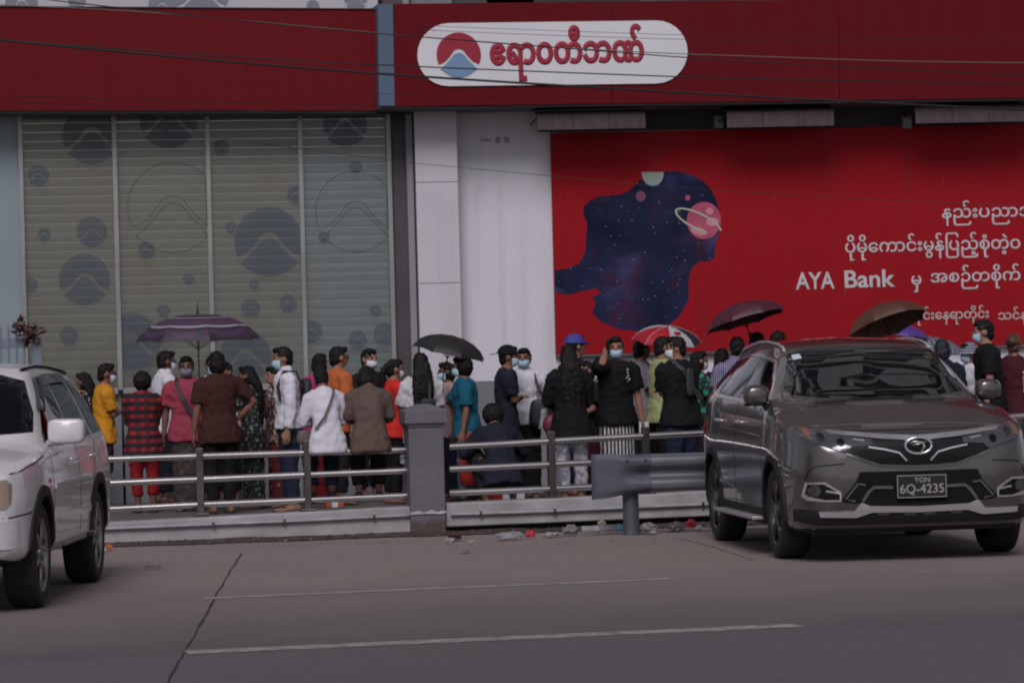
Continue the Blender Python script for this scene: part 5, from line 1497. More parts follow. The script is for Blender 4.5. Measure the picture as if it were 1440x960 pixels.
M['chrome'] = mat('chrome', (.72, .71, .73), .16, .8); M['silver'] = mat('satin_silver', (.42, .41, .43), .32, .35); M['chrome_dark'] = mat('dark_chrome', (.20, .20, .21), .25, .9)
M['tyre'] = mat('tyre', (.016, .015, .016), .8, var=.3, vscale=12, bump=.4, bscale=60); M['rim_dark'] = mat('rim_dark', (.09, .088, .09), .3, .8); M['rim_light'] = mat('rim_light', (.30, .29, .29), .32, .8)
M['cabin'] = mat('cabin_lining', (.17, .165, .16), .85)
M['under'] = mat('underbody', (.010, .010, .011), .9)
M['lamp_glass'] = mat('headlamp_smoke', (.085, .088, .105), .08, .3, spec=.8); M['lamp_inner'] = mat('headlamp_reflector', (.18, .18, .20), .12, .8); M['amber'] = mat('amber_lens', (.24, .10, .06), .15); M['amber_pale'] = mat('amber_pale', (.34, .24, .19), .15); M['lamp_clear'] = mat('headlamp_clear', (.34, .30, .27), .10, .3, spec=.8)
M['plate_black'] = mat('plate_black', (.012, .012, .013), .4); M['plate_text'] = mat('plate_text', (.33, .31, .31), .6)
M['red_lens'] = mat('red_lens', (.30, .02, .02), .2)

def crom(keys, xs):
    """smooth monotone-ish interpolation of (x, value) keys"""
    kx = np.array([k[0] for k in keys], float); ky = np.array([k[1] for k in keys], float)
    n = len(kx); m_ = np.zeros(n); dl = np.diff(ky) / np.diff(kx)
    for i in range(1, n - 1):
        m_[i] = 0 if dl[i - 1] * dl[i] <= 0 else 2 * dl[i - 1] * dl[i] / (dl[i - 1] + dl[i])
    m_[0], m_[-1] = dl[0], dl[-1]
    xs = np.clip(np.asarray(xs, float), kx[0], kx[-1]); j = np.clip(np.searchsorted(kx, xs) - 1, 0, n - 2)
    h = kx[j + 1] - kx[j]; t = (xs - kx[j]) / h
    return (2 * t**3 - 3 * t**2 + 1) * ky[j] + (t**3 - 2 * t**2 + t) * h * m_[j] + (-2 * t**3 + 3 * t**2) * ky[j + 1] + (t**3 - t**2) * h * m_[j + 1]

class Car:
    cab_range = (1.42, 4.2)
    def __init__(s, name, label, cat, loc, rz, zt, zs, zb, w, cab, roofw, L, paint, wheels, wr, ww, nose=None, screen=None, sides=()):
        s.root = empty(name, loc, rz, label, cat); s.paint = paint; s.L = L
        ys = np.unique(np.concatenate([np.linspace(0, .12, 20), np.linspace(.12, .4, 14), np.linspace(.4, L - .35, 80), np.linspace(L - .35, L, 16)]))
        ZT, ZS, ZB, W, C, RW = (crom(a, ys) for a in (zt, zs, zb, w, cab, roofw))
        rings = []; NS = 52
        for y, T, S, B, ww_, c, rw in zip(ys, ZT, ZS, ZB, W, C, RW):
            h = S - B
            hood = [(.86 * ww_, S + .35 * (T - S)), (.68 * ww_, S + .72 * (T - S)), (.38 * ww_, S + .95 * (T - S)), (0, T)]
            cabn = [(.925 * ww_, S + .10 * (T - S)), (rw + .035, T - .115 - .0 * (T - S)), (rw - .05, T - .035), (0, T)]
            top_ = [(a[0] * (1 - c) + b[0] * c, a[1] * (1 - c) + b[1] * c) for a, b in zip(hood, cabn)]
            P_ = [(0, B), (.72 * ww_, B), (.93 * ww_, B + .03), (.985 * ww_, B + .14 * h), (.992 * ww_, B + .35 * h), (1.0 * ww_, B + .62 * h), (.985 * ww_, B + .80 * h), (.955 * ww_, S)] + top_
            # resample by chord length
            a = np.array(P_); dd = np.concatenate([[0], np.cumsum(np.hypot(*np.diff(a, axis=0).T) + 1e-4)])
            tt = np.linspace(0, dd[-1], NS)
            px = crom(list(zip(dd, a[:, 0])), tt); pz = crom(list(zip(dd, a[:, 1])), tt)
            half = [Vector((max(x, 0), y, z)) for x, z in zip(px, pz)]
            ring_ = half + [Vector((-p.x, p.y, p.z)) for p in reversed(half[1:-1])]
            if nose: ring_ = [nose(p) for p in ring_]
            rings.append(ring_)
        mb = MB(); mb.loft(rings)
        me = mb.mesh('body'); me.materials.append(paint); me.materials.append(M['under']); me.materials.append(M['cabin'])
        o = new_obj('body', me, s.root); s.body = o
        bm = bmesh.new(); bm.from_mesh(me); bmesh.ops.triangulate(bm, faces=bm.faces); bm.to_mesh(me); bm.faces.ensure_lookup_table(); s.bvh = BVHTree.FromBMesh(bm); bm.free()
        # wheel wells cut with cylinders
        cut = MB()
        for wx, wy in wheels:
            sg = 1 if wx > 0 else -1
            cut.lathe([(0, sg * .50), (wr + .055, sg * .50), (wr + .055, sg * 1.3), (0, sg * 1.3)], (0, wy, wr), 'x', 40)
        cme = cut.mesh('cut', weld=True); cme.materials.append(paint); cme.materials.append(M['under'])
        for p in cme.polygons: p.material_index = 1
        cutters = [cme]
        if screen:
            y0, y1 = s.cab_range
            cav = MB(); rr_ = []
            for y in np.linspace(y0, y1, 40):
                T, S, W_, rw = (float(crom(k_, [y])[0]) for k_ in (zt, zs, w, roofw)); c = float(crom(cab, [y])[0])
                top_z = T - .05; zs_ = min(S, top_z - .10)
                half = [(0, .52), (W_ - .10, .52), (W_ - .085, zs_), (min(W_ - .09, (rw - .02) * c + (W_ * .8) * (1 - c)), max(top_z - .075, zs_ + .01)), ((rw - .10), max(top_z - .012, zs_ + .02)), (0, top_z + .001)]
                rr_.append([Vector((x, y, z)) for x, z in half] + [Vector((-x, y, z)) for x, z in reversed(half[1:-1])])
            cav.loft(rr_)
            wn_ = MB(); wn_.prism([(x, .8, z) for x, z in screen], (0, 1.75, 0))
            ws_ = MB()
            for poly in sides:
                for sg in (1, -1): ws_.prism([(sg * .42, y, z) for y, z in poly], (sg * 1.0, 0, 0))
            for q in (cav, wn_, ws_): cutters.append(q.mesh('cut'))
        objs = []
        for cme in cutters:
            if len(cme.materials) == 0: cme.materials.append(paint); cme.materials.append(M['under']); cme.materials.append(M['cabin'])
            for p in cme.polygons: p.material_index = 1 if cme is cutters[0] else 2
            co = new_obj('cutter', cme); co.matrix_world = Matrix.Translation(loc) @ Matrix.Rotation(rz, 4, 'Z'); objs.append(co)
        bpy.context.view_layer.update()
        for co in objs:
            bo = o.modifiers.new('cut', 'BOOLEAN'); bo.object = co; bo.operation = 'DIFFERENCE'; bo.solver = 'EXACT'
        dg = bpy.context.evaluated_depsgraph_get()
        nm = bpy.data.meshes.new_from_object(o.evaluated_get(dg)); o.modifiers.clear(); o.data = nm
        for co in objs: bpy.data.objects.remove(co)
        for p in nm.polygons:
            if p.normal.z < -.85 and p.center.z < .5: p.material_index = 1
        nm.polygons.foreach_set('use_smooth', [True] * len(nm.polygons)); nm.set_sharp_from_angle(angle=R(32))
    def cast(s, p, dr):
        hit = s.bvh.ray_cast(Vector(p), Vector(dr))
        return hit[0]
    def patch(s, name, poly, view, material, lift=.004, thick=.006, parent=None, res=.03, side=-1, smooth=True):
        """outline drawn in front view (x, z), side view (y, z) or top view (x, y), laid on the body skin as a thin shaped panel"""
        poly = [Vector(p) for p in poly]
        # densify the outline
        out = []
        for a, b in zip(poly, poly[1:] + poly[:1]):
            n = max(1, int((b - a).length / res)); out += [a.lerp(b, i / n) for i in range(n)]
        lo = Vector((min(p.x for p in out), min(p.y for p in out))); hi = Vector((max(p.x for p in out), max(p.y for p in out)))
        pts = list(out); x = lo.x + res * .5
        def inside(q):
            c = False; j = len(poly) - 1
            for i in range(len(poly)):
                if (poly[i].y > q.y) != (poly[j].y > q.y) and q.x < (poly[j].x - poly[i].x) * (q.y - poly[i].y) / (poly[j].y - poly[i].y) + poly[i].x: c = not c
                j = i
            return c
        while x < hi.x:
            y = lo.y + res * .5
            while y < hi.y:
                q = Vector((x, y))
                if inside(q) and min((q - o_).length for o_ in out) > res * .45: pts.append(q)
                y += res
            x += res
        n = len(out)
        V, E_, Fc, *_r = geometry.delaunay_2d_cdt(pts, [(i, (i + 1) % n) for i in range(n)], [], 1, 1e-6)
        dr = {'front': Vector((0, 1, 0)), 'side': Vector((-side, 0, 0)), 'top': Vector((0, 0, -1)), 'rear': Vector((0, -1, 0))}[view]
        P3 = []
        for q in V:
            o_ = Vector((q.x, -1, q.y)) if view == 'front' else Vector((side * 2, q.x, q.y)) if view == 'side' else Vector((q.x, q.y, 3))
            h = s.bvh.ray_cast(o_, dr)
            if h[0] is None:
                nr = s.bvh.find_nearest(o_ + dr * (1.25 if view == 'front' else 1.1)); h = nr
            P3.append(h[0] - dr * lift)
        top_ = [p.copy() for p in P3]; bot = [p + dr * (thick + lift) for p in P3]
        nv = len(V); fs = []; seen = {}
        for f in Fc:
            f = list(f)
            nrm = (top_[f[1]] - top_[f[0]]).cross(top_[f[2]] - top_[f[0]])
            if nrm.dot(dr) > 0: f.reverse()
            fs.append(tuple(f)); fs.append(tuple(i + nv for i in reversed(f)))
            for i in range(len(f)): seen[(f[i], f[(i + 1) % len(f)])] = 1
        for a_, b_ in list(seen):
            if (b_, a_) not in seen: fs.append((b_, a_, a_ + nv, b_ + nv))
        return MB().add(top_ + bot, fs).build(name, material, parent or s.root, smooth=smooth, angle=40, recalc=False)
    def line(s, name, pts, view, w, material, lift=.006, parent=None, side=-1, res=.03, thick=.006):
        """a strip of width w along a line drawn in front or side view"""
        pts = [Vector(p) for p in pts]; L_, R_ = [], []
        for i, p in enumerate(pts):
            t = (pts[min(i + 1, len(pts) - 1)] - pts[max(0, i - 1)]).normalized(); nn = Vector((-t.y, t.x)); L_.append(p + nn * w / 2); R_.append(p - nn * w / 2)
        return s.patch(name, L_ + R_[::-1], view, material, lift, thick, parent, res, side)
    def wheel(s, wx, wy, wr, ww, spokes, rimm):
        sg = 1 if wx > 0 else -1; x0 = wx; cx = Vector((wx, wy, wr))
        hub = MB().lathe([(0, sg * -.01), (.075, sg * -.01), (.08, sg * -.06), (.17, sg * -.065), (.17, sg * -.09), (0, sg * -.09)], cx, 'x', 24).build('wheel', M['chrome_dark'], s.root, smooth=True, angle=40)
        r = wr
        MB().lathe([(r * .70, sg * -.015), (r * .76, sg * .0), (r * .90, sg * .004), (r * .965, sg * -.008), (r * .995, sg * -.03), (r, sg * -.06), (r, sg * (-ww + .06)), (r * .99, sg * (-ww + .03)), (r * .9, sg * -ww), (r * .70, sg * (-ww + .01)), (r * .70, sg * -.015)], cx, 'x', 48).build('tyre', M['tyre'], hub, smooth=True, angle=50)
        rm = MB().lathe([(r * .715, sg * -.012), (r * .70, sg * -.004), (r * .665, sg * -.016), (r * .65, sg * -.05), (r * .66, sg * -.16), (r * .2, sg * -.165)], cx, 'x', 40).build('rim', rimm, hub, smooth=True, angle=40)
        for i in range(spokes):
            a = 2 * math.pi * i / spokes + .3
            for da in ((-.13, .13) if spokes == 5 else (0,)):
                p0 = Vector((sg * -.022, .05 * math.cos(a), .05 * math.sin(a))); p1 = Vector((sg * -.020, r * .67 * math.cos(a + da), r * .67 * math.sin(a + da)))
                t = (p1 - p0).normalized(); mb = MB(); mb.tube([cx + p0, cx + p0.lerp(p1, .5) + Vector((sg * .006, 0, 0)), cx + p1], [(.024, .014), (.019, .012), (.022, .012)], 8, up=Vector((0, -t.z, t.y)))
                mb.build('spoke', rimm, hub, smooth=True)
        MB().lathe([(0, sg * .004), (.035, sg * .002), (.045, sg * -.012)], cx, 'x', 20).build('centre_cap', M['chrome_dark'], hub, smooth=True)
        return hub
def both(f):
    f(1); f(-1)

def cam_place(X, d): return CAM * 0 + Vector((_r0.x * X + math.sin(YAW) * d, _r0.y * X + math.cos(YAW) * d, 0))

SUVSCREEN = [(-.70, 1.215), (-.40, 1.188), (0, 1.182), (.40, 1.188), (.70, 1.215), (.66, 1.34), (.575, 1.525), (.40, 1.562), (0, 1.573), (-.40, 1.562), (-.575, 1.525), (-.66, 1.34)]
SUVSIDE = [[(1.62, 1.175), (1.83, 1.315), (2.13, 1.455), (2.55, 1.495), (2.60, 1.185)], [(2.68, 1.188), (2.64, 1.498), (3.1, 1.510), (3.45, 1.495), (3.56, 1.215)], [(3.64, 1.225), (3.54, 1.488), (3.85, 1.462), (4.10, 1.275)]]
# --- dark grey SUV, nose towards the street
ALPHA = R(6.0); fw_d = 26.6; car_w = .93
rzs = -YAW + ALPHA
# front wheel outer face at camera offset 1.94, depth 26.6
fwp = cam_place(1.93, fw_d)
FWY = .93; RWY = FWY + 2.78
rotm = Matrix.Rotation(rzs, 3, 'Z')
loc = fwp - rotm @ Vector((-.90, FWY, 0))
suv = Car('parked_suv', 'dark grey parked SUV facing the street with number plate 6Q-4235', 'car', loc, rzs,
    zt=[(0, .80), (.03, .885), (.08, .935), (.2, .985), (.6, 1.075), (1.05, 1.155), (1.2, 1.175), (1.3, 1.215), (1.65, 1.40), (1.98, 1.555), (2.15, 1.60), (2.6, 1.645), (3.1, 1.655), (3.8, 1.635), (4.25, 1.58), (4.42, 1.40), (4.58, 1.12), (4.65, .97), (4.68, .8)],
    zs=[(0, .74), (.03, .82), (.08, .87), (.2, .915), (.6, 1.005), (1.2, 1.085), (2.0, 1.12), (3.4, 1.155), (4.3, 1.165), (4.58, 1.02), (4.65, .92), (4.68, .75)],
    zb=[(0, .40), (.03, .31), (.08, .25), (.2, .215), (.5, .20), (4.1, .215), (4.5, .28), (4.68, .45)],
    w=[(0, .60), (.03, .70), (.08, .775), (.16, .83), (.3, .875), (.6, .91), (.93, .925), (1.5, .915), (2.3, .91), (3.3, .915), (3.75, .925), (4.2, .90), (4.5, .82), (4.62, .72), (4.68, .55)],
    cab=[(0, 0), (1.12, 0), (1.3, .30), (1.7, .80), (2.1, 1.0), (4.3, 1.0), (4.55, .6), (4.68, .3)], roofw=[(0, .74), (1.2, .74), (1.7, .665), (2.15, .60), (3.0, .60), (4.2, .57), (4.68, .6)], L=4.68,
    paint=M['car_grey'], wheels=[(-.90, FWY), (.90, FWY), (-.90, RWY), (.90, RWY)], wr=.345, ww=.225, screen=SUVSCREEN, sides=SUVSIDE)
for sx in (-.90, .90):
    for wy in (FWY, RWY): suv.wheel(sx, wy, .345, .225, 5, M['rim_dark'])
def fz(zx, zy):      # points measured on the left half of the nose
    px = 1100 + zx / 4.174; py = 560 + zy / 4.174 + .026 * (px - 720)
    return ((zx - 812) / 885.0, 1.54 - (py - 505) / 194.5)
fz0 = fz
def fsym(name, pts, m, lift=.004, thick=.006, parent=None, res=.03, two=True):
    """a half outline that meets the centre line is mirrored into one piece; otherwise two pieces"""
    P_ = [fz(*p) for p in pts]; out = []
    if two:
        for sg in (1, -1): out.append(suv.patch(name, [(sg * x, z) for x, z in P_], 'front', m, lift, thick, parent, res))
    else:
        i = next(j for j in range(len(P_)) if abs(P_[j][0]) < 1e-3 and abs(P_[(j + 1) % len(P_)][0]) < 1e-3) + 1      # start at the lower centre point
        H_ = P_[i:] + P_[:i]
        out.append(suv.patch(name, H_ + [(-x, z) for x, z in reversed(H_) if abs(x) > 1e-3], 'front', m, lift, thick, parent, res))
    return out
def fline(name, pts, w, m, lift=.008, parent=None):
    for sg in (1, -1): suv.line(name, [(sg * fz(*p)[0], fz(*p)[1]) for p in pts], 'front', w, m, lift, parent)
# windscreen and bonnet shut line
suv.patch('windscreen', SUVSCREEN, 'front', M['screen_glass'], .004, .004, res=.06)
bl = suv.line('bonnet_gap', [(-.70, .985), (-.60, .965), (-.35, .957), (0, .955), (.35, .957), (.60, .965), (.70, .985)], 'front', .008, M['under'], .002)
# upper grille: black, chrome wing, winged lines
fsym('grille', [(345, 284), (490, 242), (560, 236), (700, 240), (812, 236), (812, 392), (570, 392), (345, 318)], M['trim_gloss'], .006, two=False)
fsym('grille_bar', [(228, 181), (500, 203), (700, 212), (812, 214), (812, 240), (745, 252), (720, 242), (540, 233), (265, 207)], M['chrome'], .016, .012, two=False)
fline('grille_line', [(490, 285), (600, 300), (685, 318), (735, 366)], .012, M['chrome'], .016)
fline('grille_edge', [(345, 326), (450, 360), (565, 394), (690, 398), (812, 398)], .016, M['chrome_dark'], .014)
for sg in (1, -1):
    fz = lambda a, b: (fz0(a, b)[0] * .925, fz0(a, b)[1])
    hl = suv.patch('headlamp', [(sg * fz(*p)[0], fz(*p)[1]) for p in ((38, 155), (120, 166), (215, 182), (260, 207), (350, 226), (490, 243), (490, 272), (345, 284), (300, 322), (200, 292), (75, 262), (42, 205))], 'front', M['lamp_glass'], .010, .010)
    suv.patch('indicator', [(sg * fz(*p)[0], fz(*p)[1]) for p in ((50, 170), (96, 176), (98, 246), (80, 250), (54, 205))], 'front', M['amber'], .0125, .004, hl)
    for cx, cy, r in ((150, 222, 34), (275, 260, 40)):
        c = fz(cx, cy); suv.patch('projector', [(sg * c[0] + r / 885 * math.cos(R(a)), c[1] + r / 811 * math.sin(R(a))) for a in range(0, 360, 24)], 'front', M['lamp_inner'], .0125, .004, hl, res=.02)
        suv.patch('lens', [(sg * c[0] + r * .62 / 885 * math.cos(R(a)), c[1] + r * .62 / 811 * math.sin(R(a))) for a in range(0, 360, 24)], 'front', M['trim_gloss'], .014, .003, hl, res=.02)
    suv.line('running_light', [(sg * fz(*p)[0], fz(*p)[1]) for p in ((360, 240), (440, 248))], 'front', .012, M['chrome'], .0135, hl)
fz = fz0
# lower bumper
fsym('lower_grille', [(430, 432), (812, 425), (812, 632), (480, 632), (425, 618), (330, 612), (300, 600), (395, 500)], M['trim'], .006, two=False)
fline('bumper_bracket', [(640, 522), (515, 522), (478, 552), (440, 606)], .022, M['chrome_dark'], .016)
fline('bumper_bracket', [(462, 508), (412, 502), (330, 592), (392, 604)], .014, M['chrome_dark'], .014)
fsym('skid_plate', [(160, 668), (300, 668), (385, 664), (432, 612), (492, 632), (812, 632), (812, 668), (500, 670), (400, 702), (170, 700)], M['silver'], .022, .02, two=False)
fsym('lower_lip', [(40, 655), (160, 662), (172, 705), (400, 708), (505, 676), (812, 674), (812, 735), (172, 748), (45, 735)], M['cladding'], .012, .014, two=False)
for sg in (1, -1):
    for zx in (572, 750):
        suv.line('lip_slot', [(sg * fz(zx - 38, 680)[0], fz(zx - 38, 680)[1]), (sg * fz(zx + 38, 680)[0], fz(zx + 38, 680)[1])], 'front', .016, M['chrome_dark'], .018)
    fg = suv.patch('fog_lamp', [(sg * fz(*p)[0], fz(*p)[1]) for p in ((72, 582), (92, 498), (200, 493), (304, 552), (302, 606), (200, 608), (100, 604))], 'front', M['chrome'], .008, .010)
    suv.patch('fog_recess', [(sg * fz(*p)[0], fz(*p)[1]) for p in ((88, 560), (102, 510), (196, 505), (292, 556), (292, 596), (200, 598), (108, 578))], 'front', M['trim_gloss'], .011, .004, fg)
    c = fz(140, 545); suv.patch('fog_bulb', [(sg * c[0] + .042 * math.cos(R(a)), c[1] + .042 * math.sin(R(a))) for a in range(0, 360, 24)], 'front', M['lamp_inner'], .013, .004, fg, res=.02)
    suv.line('fog_chrome', [(sg * fz(*p)[0], fz(*p)[1]) for p in ((205, 545), (292, 556))], 'front', .014, M['chrome'], .014, fg)
    suv.line('bumper_crease', [(sg * fz(*p)[0], fz(*p)[1]) for p in ((92, 480), (110, 430), (150, 402), (240, 392), (330, 385))], 'front', .008, M['trim'], .003)
# emblem: oval ring with a swept bird-like stroke
ec = fz(812, 276)
eo = Vector((0, suv.cast((0, -1, ec[1]), (0, 1, 0)).y - .024, ec[1]))
em = MB(); em.prism([(.098 * math.cos(R(a)), .004, .060 * math.sin(R(a))) for a in range(0, 360, 15)], (0, .016, 0)); eb = em.build('emblem', M['trim_gloss'], suv.root, loc=eo)
MB().tube([(.097 * math.cos(R(a)), 0, .059 * math.sin(R(a))) for a in range(0, 361, 12)], [(.010, .011)] * 31, 8).build('emblem_ring', M['chrome'], eb, smooth=True)
MB().tube([(-.070, -.002, .018), (-.02, -.003, .030), (.03, -.003, .020), (.045, -.003, -.005), (.02, -.003, -.045)], [.003, .007, .009, .008, .004], 8).build('emblem_stroke', M['chrome'], eb, smooth=True)
MB().tube([(-.055, -.002, .004), (.0, -.003, .010), (.06, -.003, .028)], [.002, .005, .003], 6).build('emblem_stroke', M['chrome'], eb, smooth=True)
# number plate
pcz = fz(840, 514)[1]; py_ = suv.cast((0, -1, pcz), (0, 1, 0)).y - .030
np_ = MB().bbox((-.186, -.006, -.085), (.186, .006, .085), .003).build('number_plate', M['plate_black'], suv.root, loc=(.012, py_, pcz))
mb = MB()
for lo_, hi_ in (((-.181, -.0085, .076), (.181, -.006, .081)), ((-.181, -.0085, -.081), (.181, -.006, -.076)), ((-.181, -.0085, -.0755), (-.176, -.006, .0755)), ((.176, -.0085, -.0755), (.181, -.006, .0755))): mb.box(lo_, hi_)
mb.build('plate_border', M['plate_text'], np_)
t1 = text_mesh('plate_lettering', 'YGN', M['plate_text'], None, (0, 0, 0), .115, .036, bevel=.012, depth=.002); t1.parent = np_; t1.location = (-.055, -.0065, .028)
t2 = text_mesh('plate_lettering', '6Q-4235', M['plate_text'], None, (0, 0, 0), .325, .078, bevel=.006, depth=.002); t2.parent = np_; t2.location = (-.162, -.0065, -.062)
# sides
for sd in (-1, 1):
    for poly in SUVSIDE: suv.patch('side_window', poly, 'side', M['car_glass'], .004, .004, side=sd, res=.05)
    suv.line('window_chrome', [(1.56, 1.155), (2.2, 1.165), (3.0, 1.18), (3.6, 1.20), (4.16, 1.255)], 'side', .020, M['chrome'], .008, side=sd)
    suv.line('window_chrome', [(1.58, 1.17), (1.82, 1.33), (2.12, 1.472), (2.6, 1.513), (3.2, 1.528), (3.84, 1.482), (4.16, 1.265)], 'side', .014, M['chrome'], .008, side=sd)
    for y0, z0, y1, z1 in ((1.40, 1.07, 1.36, .36), (2.63, 1.16, 2.64, .34), (3.60, 1.19, 3.40, .60)):
        suv.line('door_gap', [(y0, z0), ((y0 + y1) / 2, (z0 + z1) / 2), (y1, z1)], 'side', .009, M['under'], .0015, side=sd)
    suv.line('door_gap', [(1.36, .36), (2.0, .34), (2.64, .34), (3.25, .36)], 'side', .009, M['under'], .0015, side=sd)
    for hy in (2.40, 3.34):
        p = suv.cast((sd * 2, hy, 1.0), (-sd, 0, 0))
        MB().tube([(p.x + sd * .004, hy - .10, 1.0), (p.x + sd * .034, hy - .07, 1.005), (p.x + sd * .036, hy + .06, 1.005), (p.x + sd * .004, hy + .09, 1.0)], [.010, .013, .013, .010], 8, round_end=True).build('door_handle', M['chrome'], suv.root, smooth=True)
    suv.line('body_crease', [(1.45, .90), (2.0, .915), (2.7, .93), (3.3, .945), (3.6, .90), (3.9, .87)], 'side', .014, M['car_grey'], .012, side=sd, thick=.01)
    suv.line('body_crease', [(1.38, .50), (2.0, .46), (2.7, .46), (3.3, .52)], 'side', .03, M['car_grey'], .012, side=sd, thick=.012)
    suv.patch('sill', [(1.36, .35), (3.28, .36), (3.30, .235), (1.36, .225)], 'side', M['cladding'], .014, .016, side=sd, res=.06)
    MB().bbox((min(sd * .80, sd * .985), 1.42, .27), (max(sd * .80, sd * .985), 3.22, .30), .01).build('running_board', M['silver'], suv.root)
    for wy in (FWY, RWY):
        arc = [(wy + .43 * math.cos(R(a)), .345 + .43 * math.sin(R(a))) for a in range(-12, 193, 9)]; arc2 = [(wy + .385 * math.cos(R(a)), .345 + .385 * math.sin(R(a))) for a in range(192, -13, -9)]
        suv.patch('arch_trim', arc + arc2, 'side', M['cladding'], .012, .012, side=sd, res=.05)
    # mirror
    mb = MB(); mx = sd * 1.04
    mx = sd * .905; prof = [(1.50, .0, .55), (1.515, .0, .85), (1.56, .0, 1.0), (1.62, .0, .95), (1.66, .0, .6)]
    mb.loft([[Vector((mx + .10 * q * math.copysign(abs(math.cos(t)) ** .7, math.cos(t)), y, 1.215 + .082 * q * math.copysign(abs(math.sin(t)) ** .7, math.sin(t)))) for t in [2 * math.pi * j / 20 for j in range(20)]] for y, _z, q in prof])
    mr_ = mb.build('wing_mirror', M['car_grey'], suv.root, smooth=True, angle=60)
    MB().tube([(sd * .84, 1.60, 1.165), (mx - sd * .05, 1.58, 1.17)], [(.05, .02), (.04, .022)], 8).build('mirror_arm', M['trim'], mr_, smooth=True)
    MB().bbox((mx - .085, 1.53, 1.135), (mx + .085, 1.63, 1.157), .008).build('mirror_trim', M['trim'], mr_)
    # roof rail
    rr = []
    for y in (2.12, 2.2, 2.4, 2.8, 3.2, 3.6, 3.95, 4.1):
        h = suv.cast((sd * .575, y, 3), (0, 0, -1)); rr.append(Vector((sd * .575, y, h.z + (.022 if 2.15 < y < 4.0 else .002))))
    MB().tube(rr, [(.013, .012)] * len(rr), 10).build('roof_rail', M['silver'], suv.root, smooth=True)
    suv.patch('tail_lamp', [(4.25, .80), (4.2, .98), (4.55, .98), (4.58, .82)], 'side', M['red_lens'], .006, .006, side=sd)
suv.patch('inspection_sticker', [(-.555, 1.48), (-.485, 1.49), (-.485, 1.525), (-.55, 1.518)], 'front', M['mask_white'], .006, .001)
MB().tube([(-.50, suv.cast((-.5, -1, 1.215), (0, 1, 0)).y - .012, 1.212), (-.1, suv.cast((-.1, -1, 1.20), (0, 1, 0)).y - .02, 1.20), (.25, suv.cast((.25, -1, 1.205), (0, 1, 0)).y - .012, 1.206)], .008, 6).build('wiper', M['trim'], suv.root)
for ax in (FWY, RWY): MB().tube([(-.72, ax, .33), (.72, ax, .33)], .05, 10).build('axle', M['under'], suv.root)

M['seat_cloth'] = mat('seat_beige', (.42, .40, .37), .8, var=.2, vscale=8); M['dash'] = mat('dashboard', (.05, .05, .052), .6)
def interior(car, y_dash, z_dash, seat_y, seatm, zseat, wheel_side):
    MB().bbox((-.72, y_dash, z_dash - .42), (.72, y_dash + .34, z_dash), .06).build('dashboard', M['dash'], car.root, smooth=True, angle=50)
    for sy in seat_y:
        for sx in (-.36, .36):
            st_ = MB().bbox((sx - .25, sy, zseat), (sx + .25, sy + .14, zseat + .56), .06, mat=Matrix.Translation((0, sy, zseat)) @ Matrix.Rotation(R(-12), 4, 'X') @ Matrix.Translation((0, -sy, -zseat))).build('seat', seatm, car.root, smooth=True, angle=50)
            MB().bbox((sx - .12, sy + .12, zseat + .60), (sx + .12, sy + .22, zseat + .78), .035).build('headrest', seatm, st_, smooth=True, angle=50)
    c = Vector((.36 * wheel_side, y_dash + .44, z_dash - .02)); tl = Matrix.Translation(c) @ Matrix.Rotation(R(-65), 4, 'X')
    MB().tube([tl @ Vector((.185 * math.cos(R(a)), .185 * math.sin(R(a)), 0)) for a in range(0, 361, 15)], .015, 8).build('steering_wheel', M['trim'], car.root, smooth=True)
interior(suv, 1.45, 1.17, (2.35, 3.25), M['seat_cloth'], .72, -1)
cl = MB().bbox((-.16, 2.18, 1.12), (.02, 2.28, 1.44), .04).build('draped_cloth', F['jeans2'], suv.root, smooth=True)

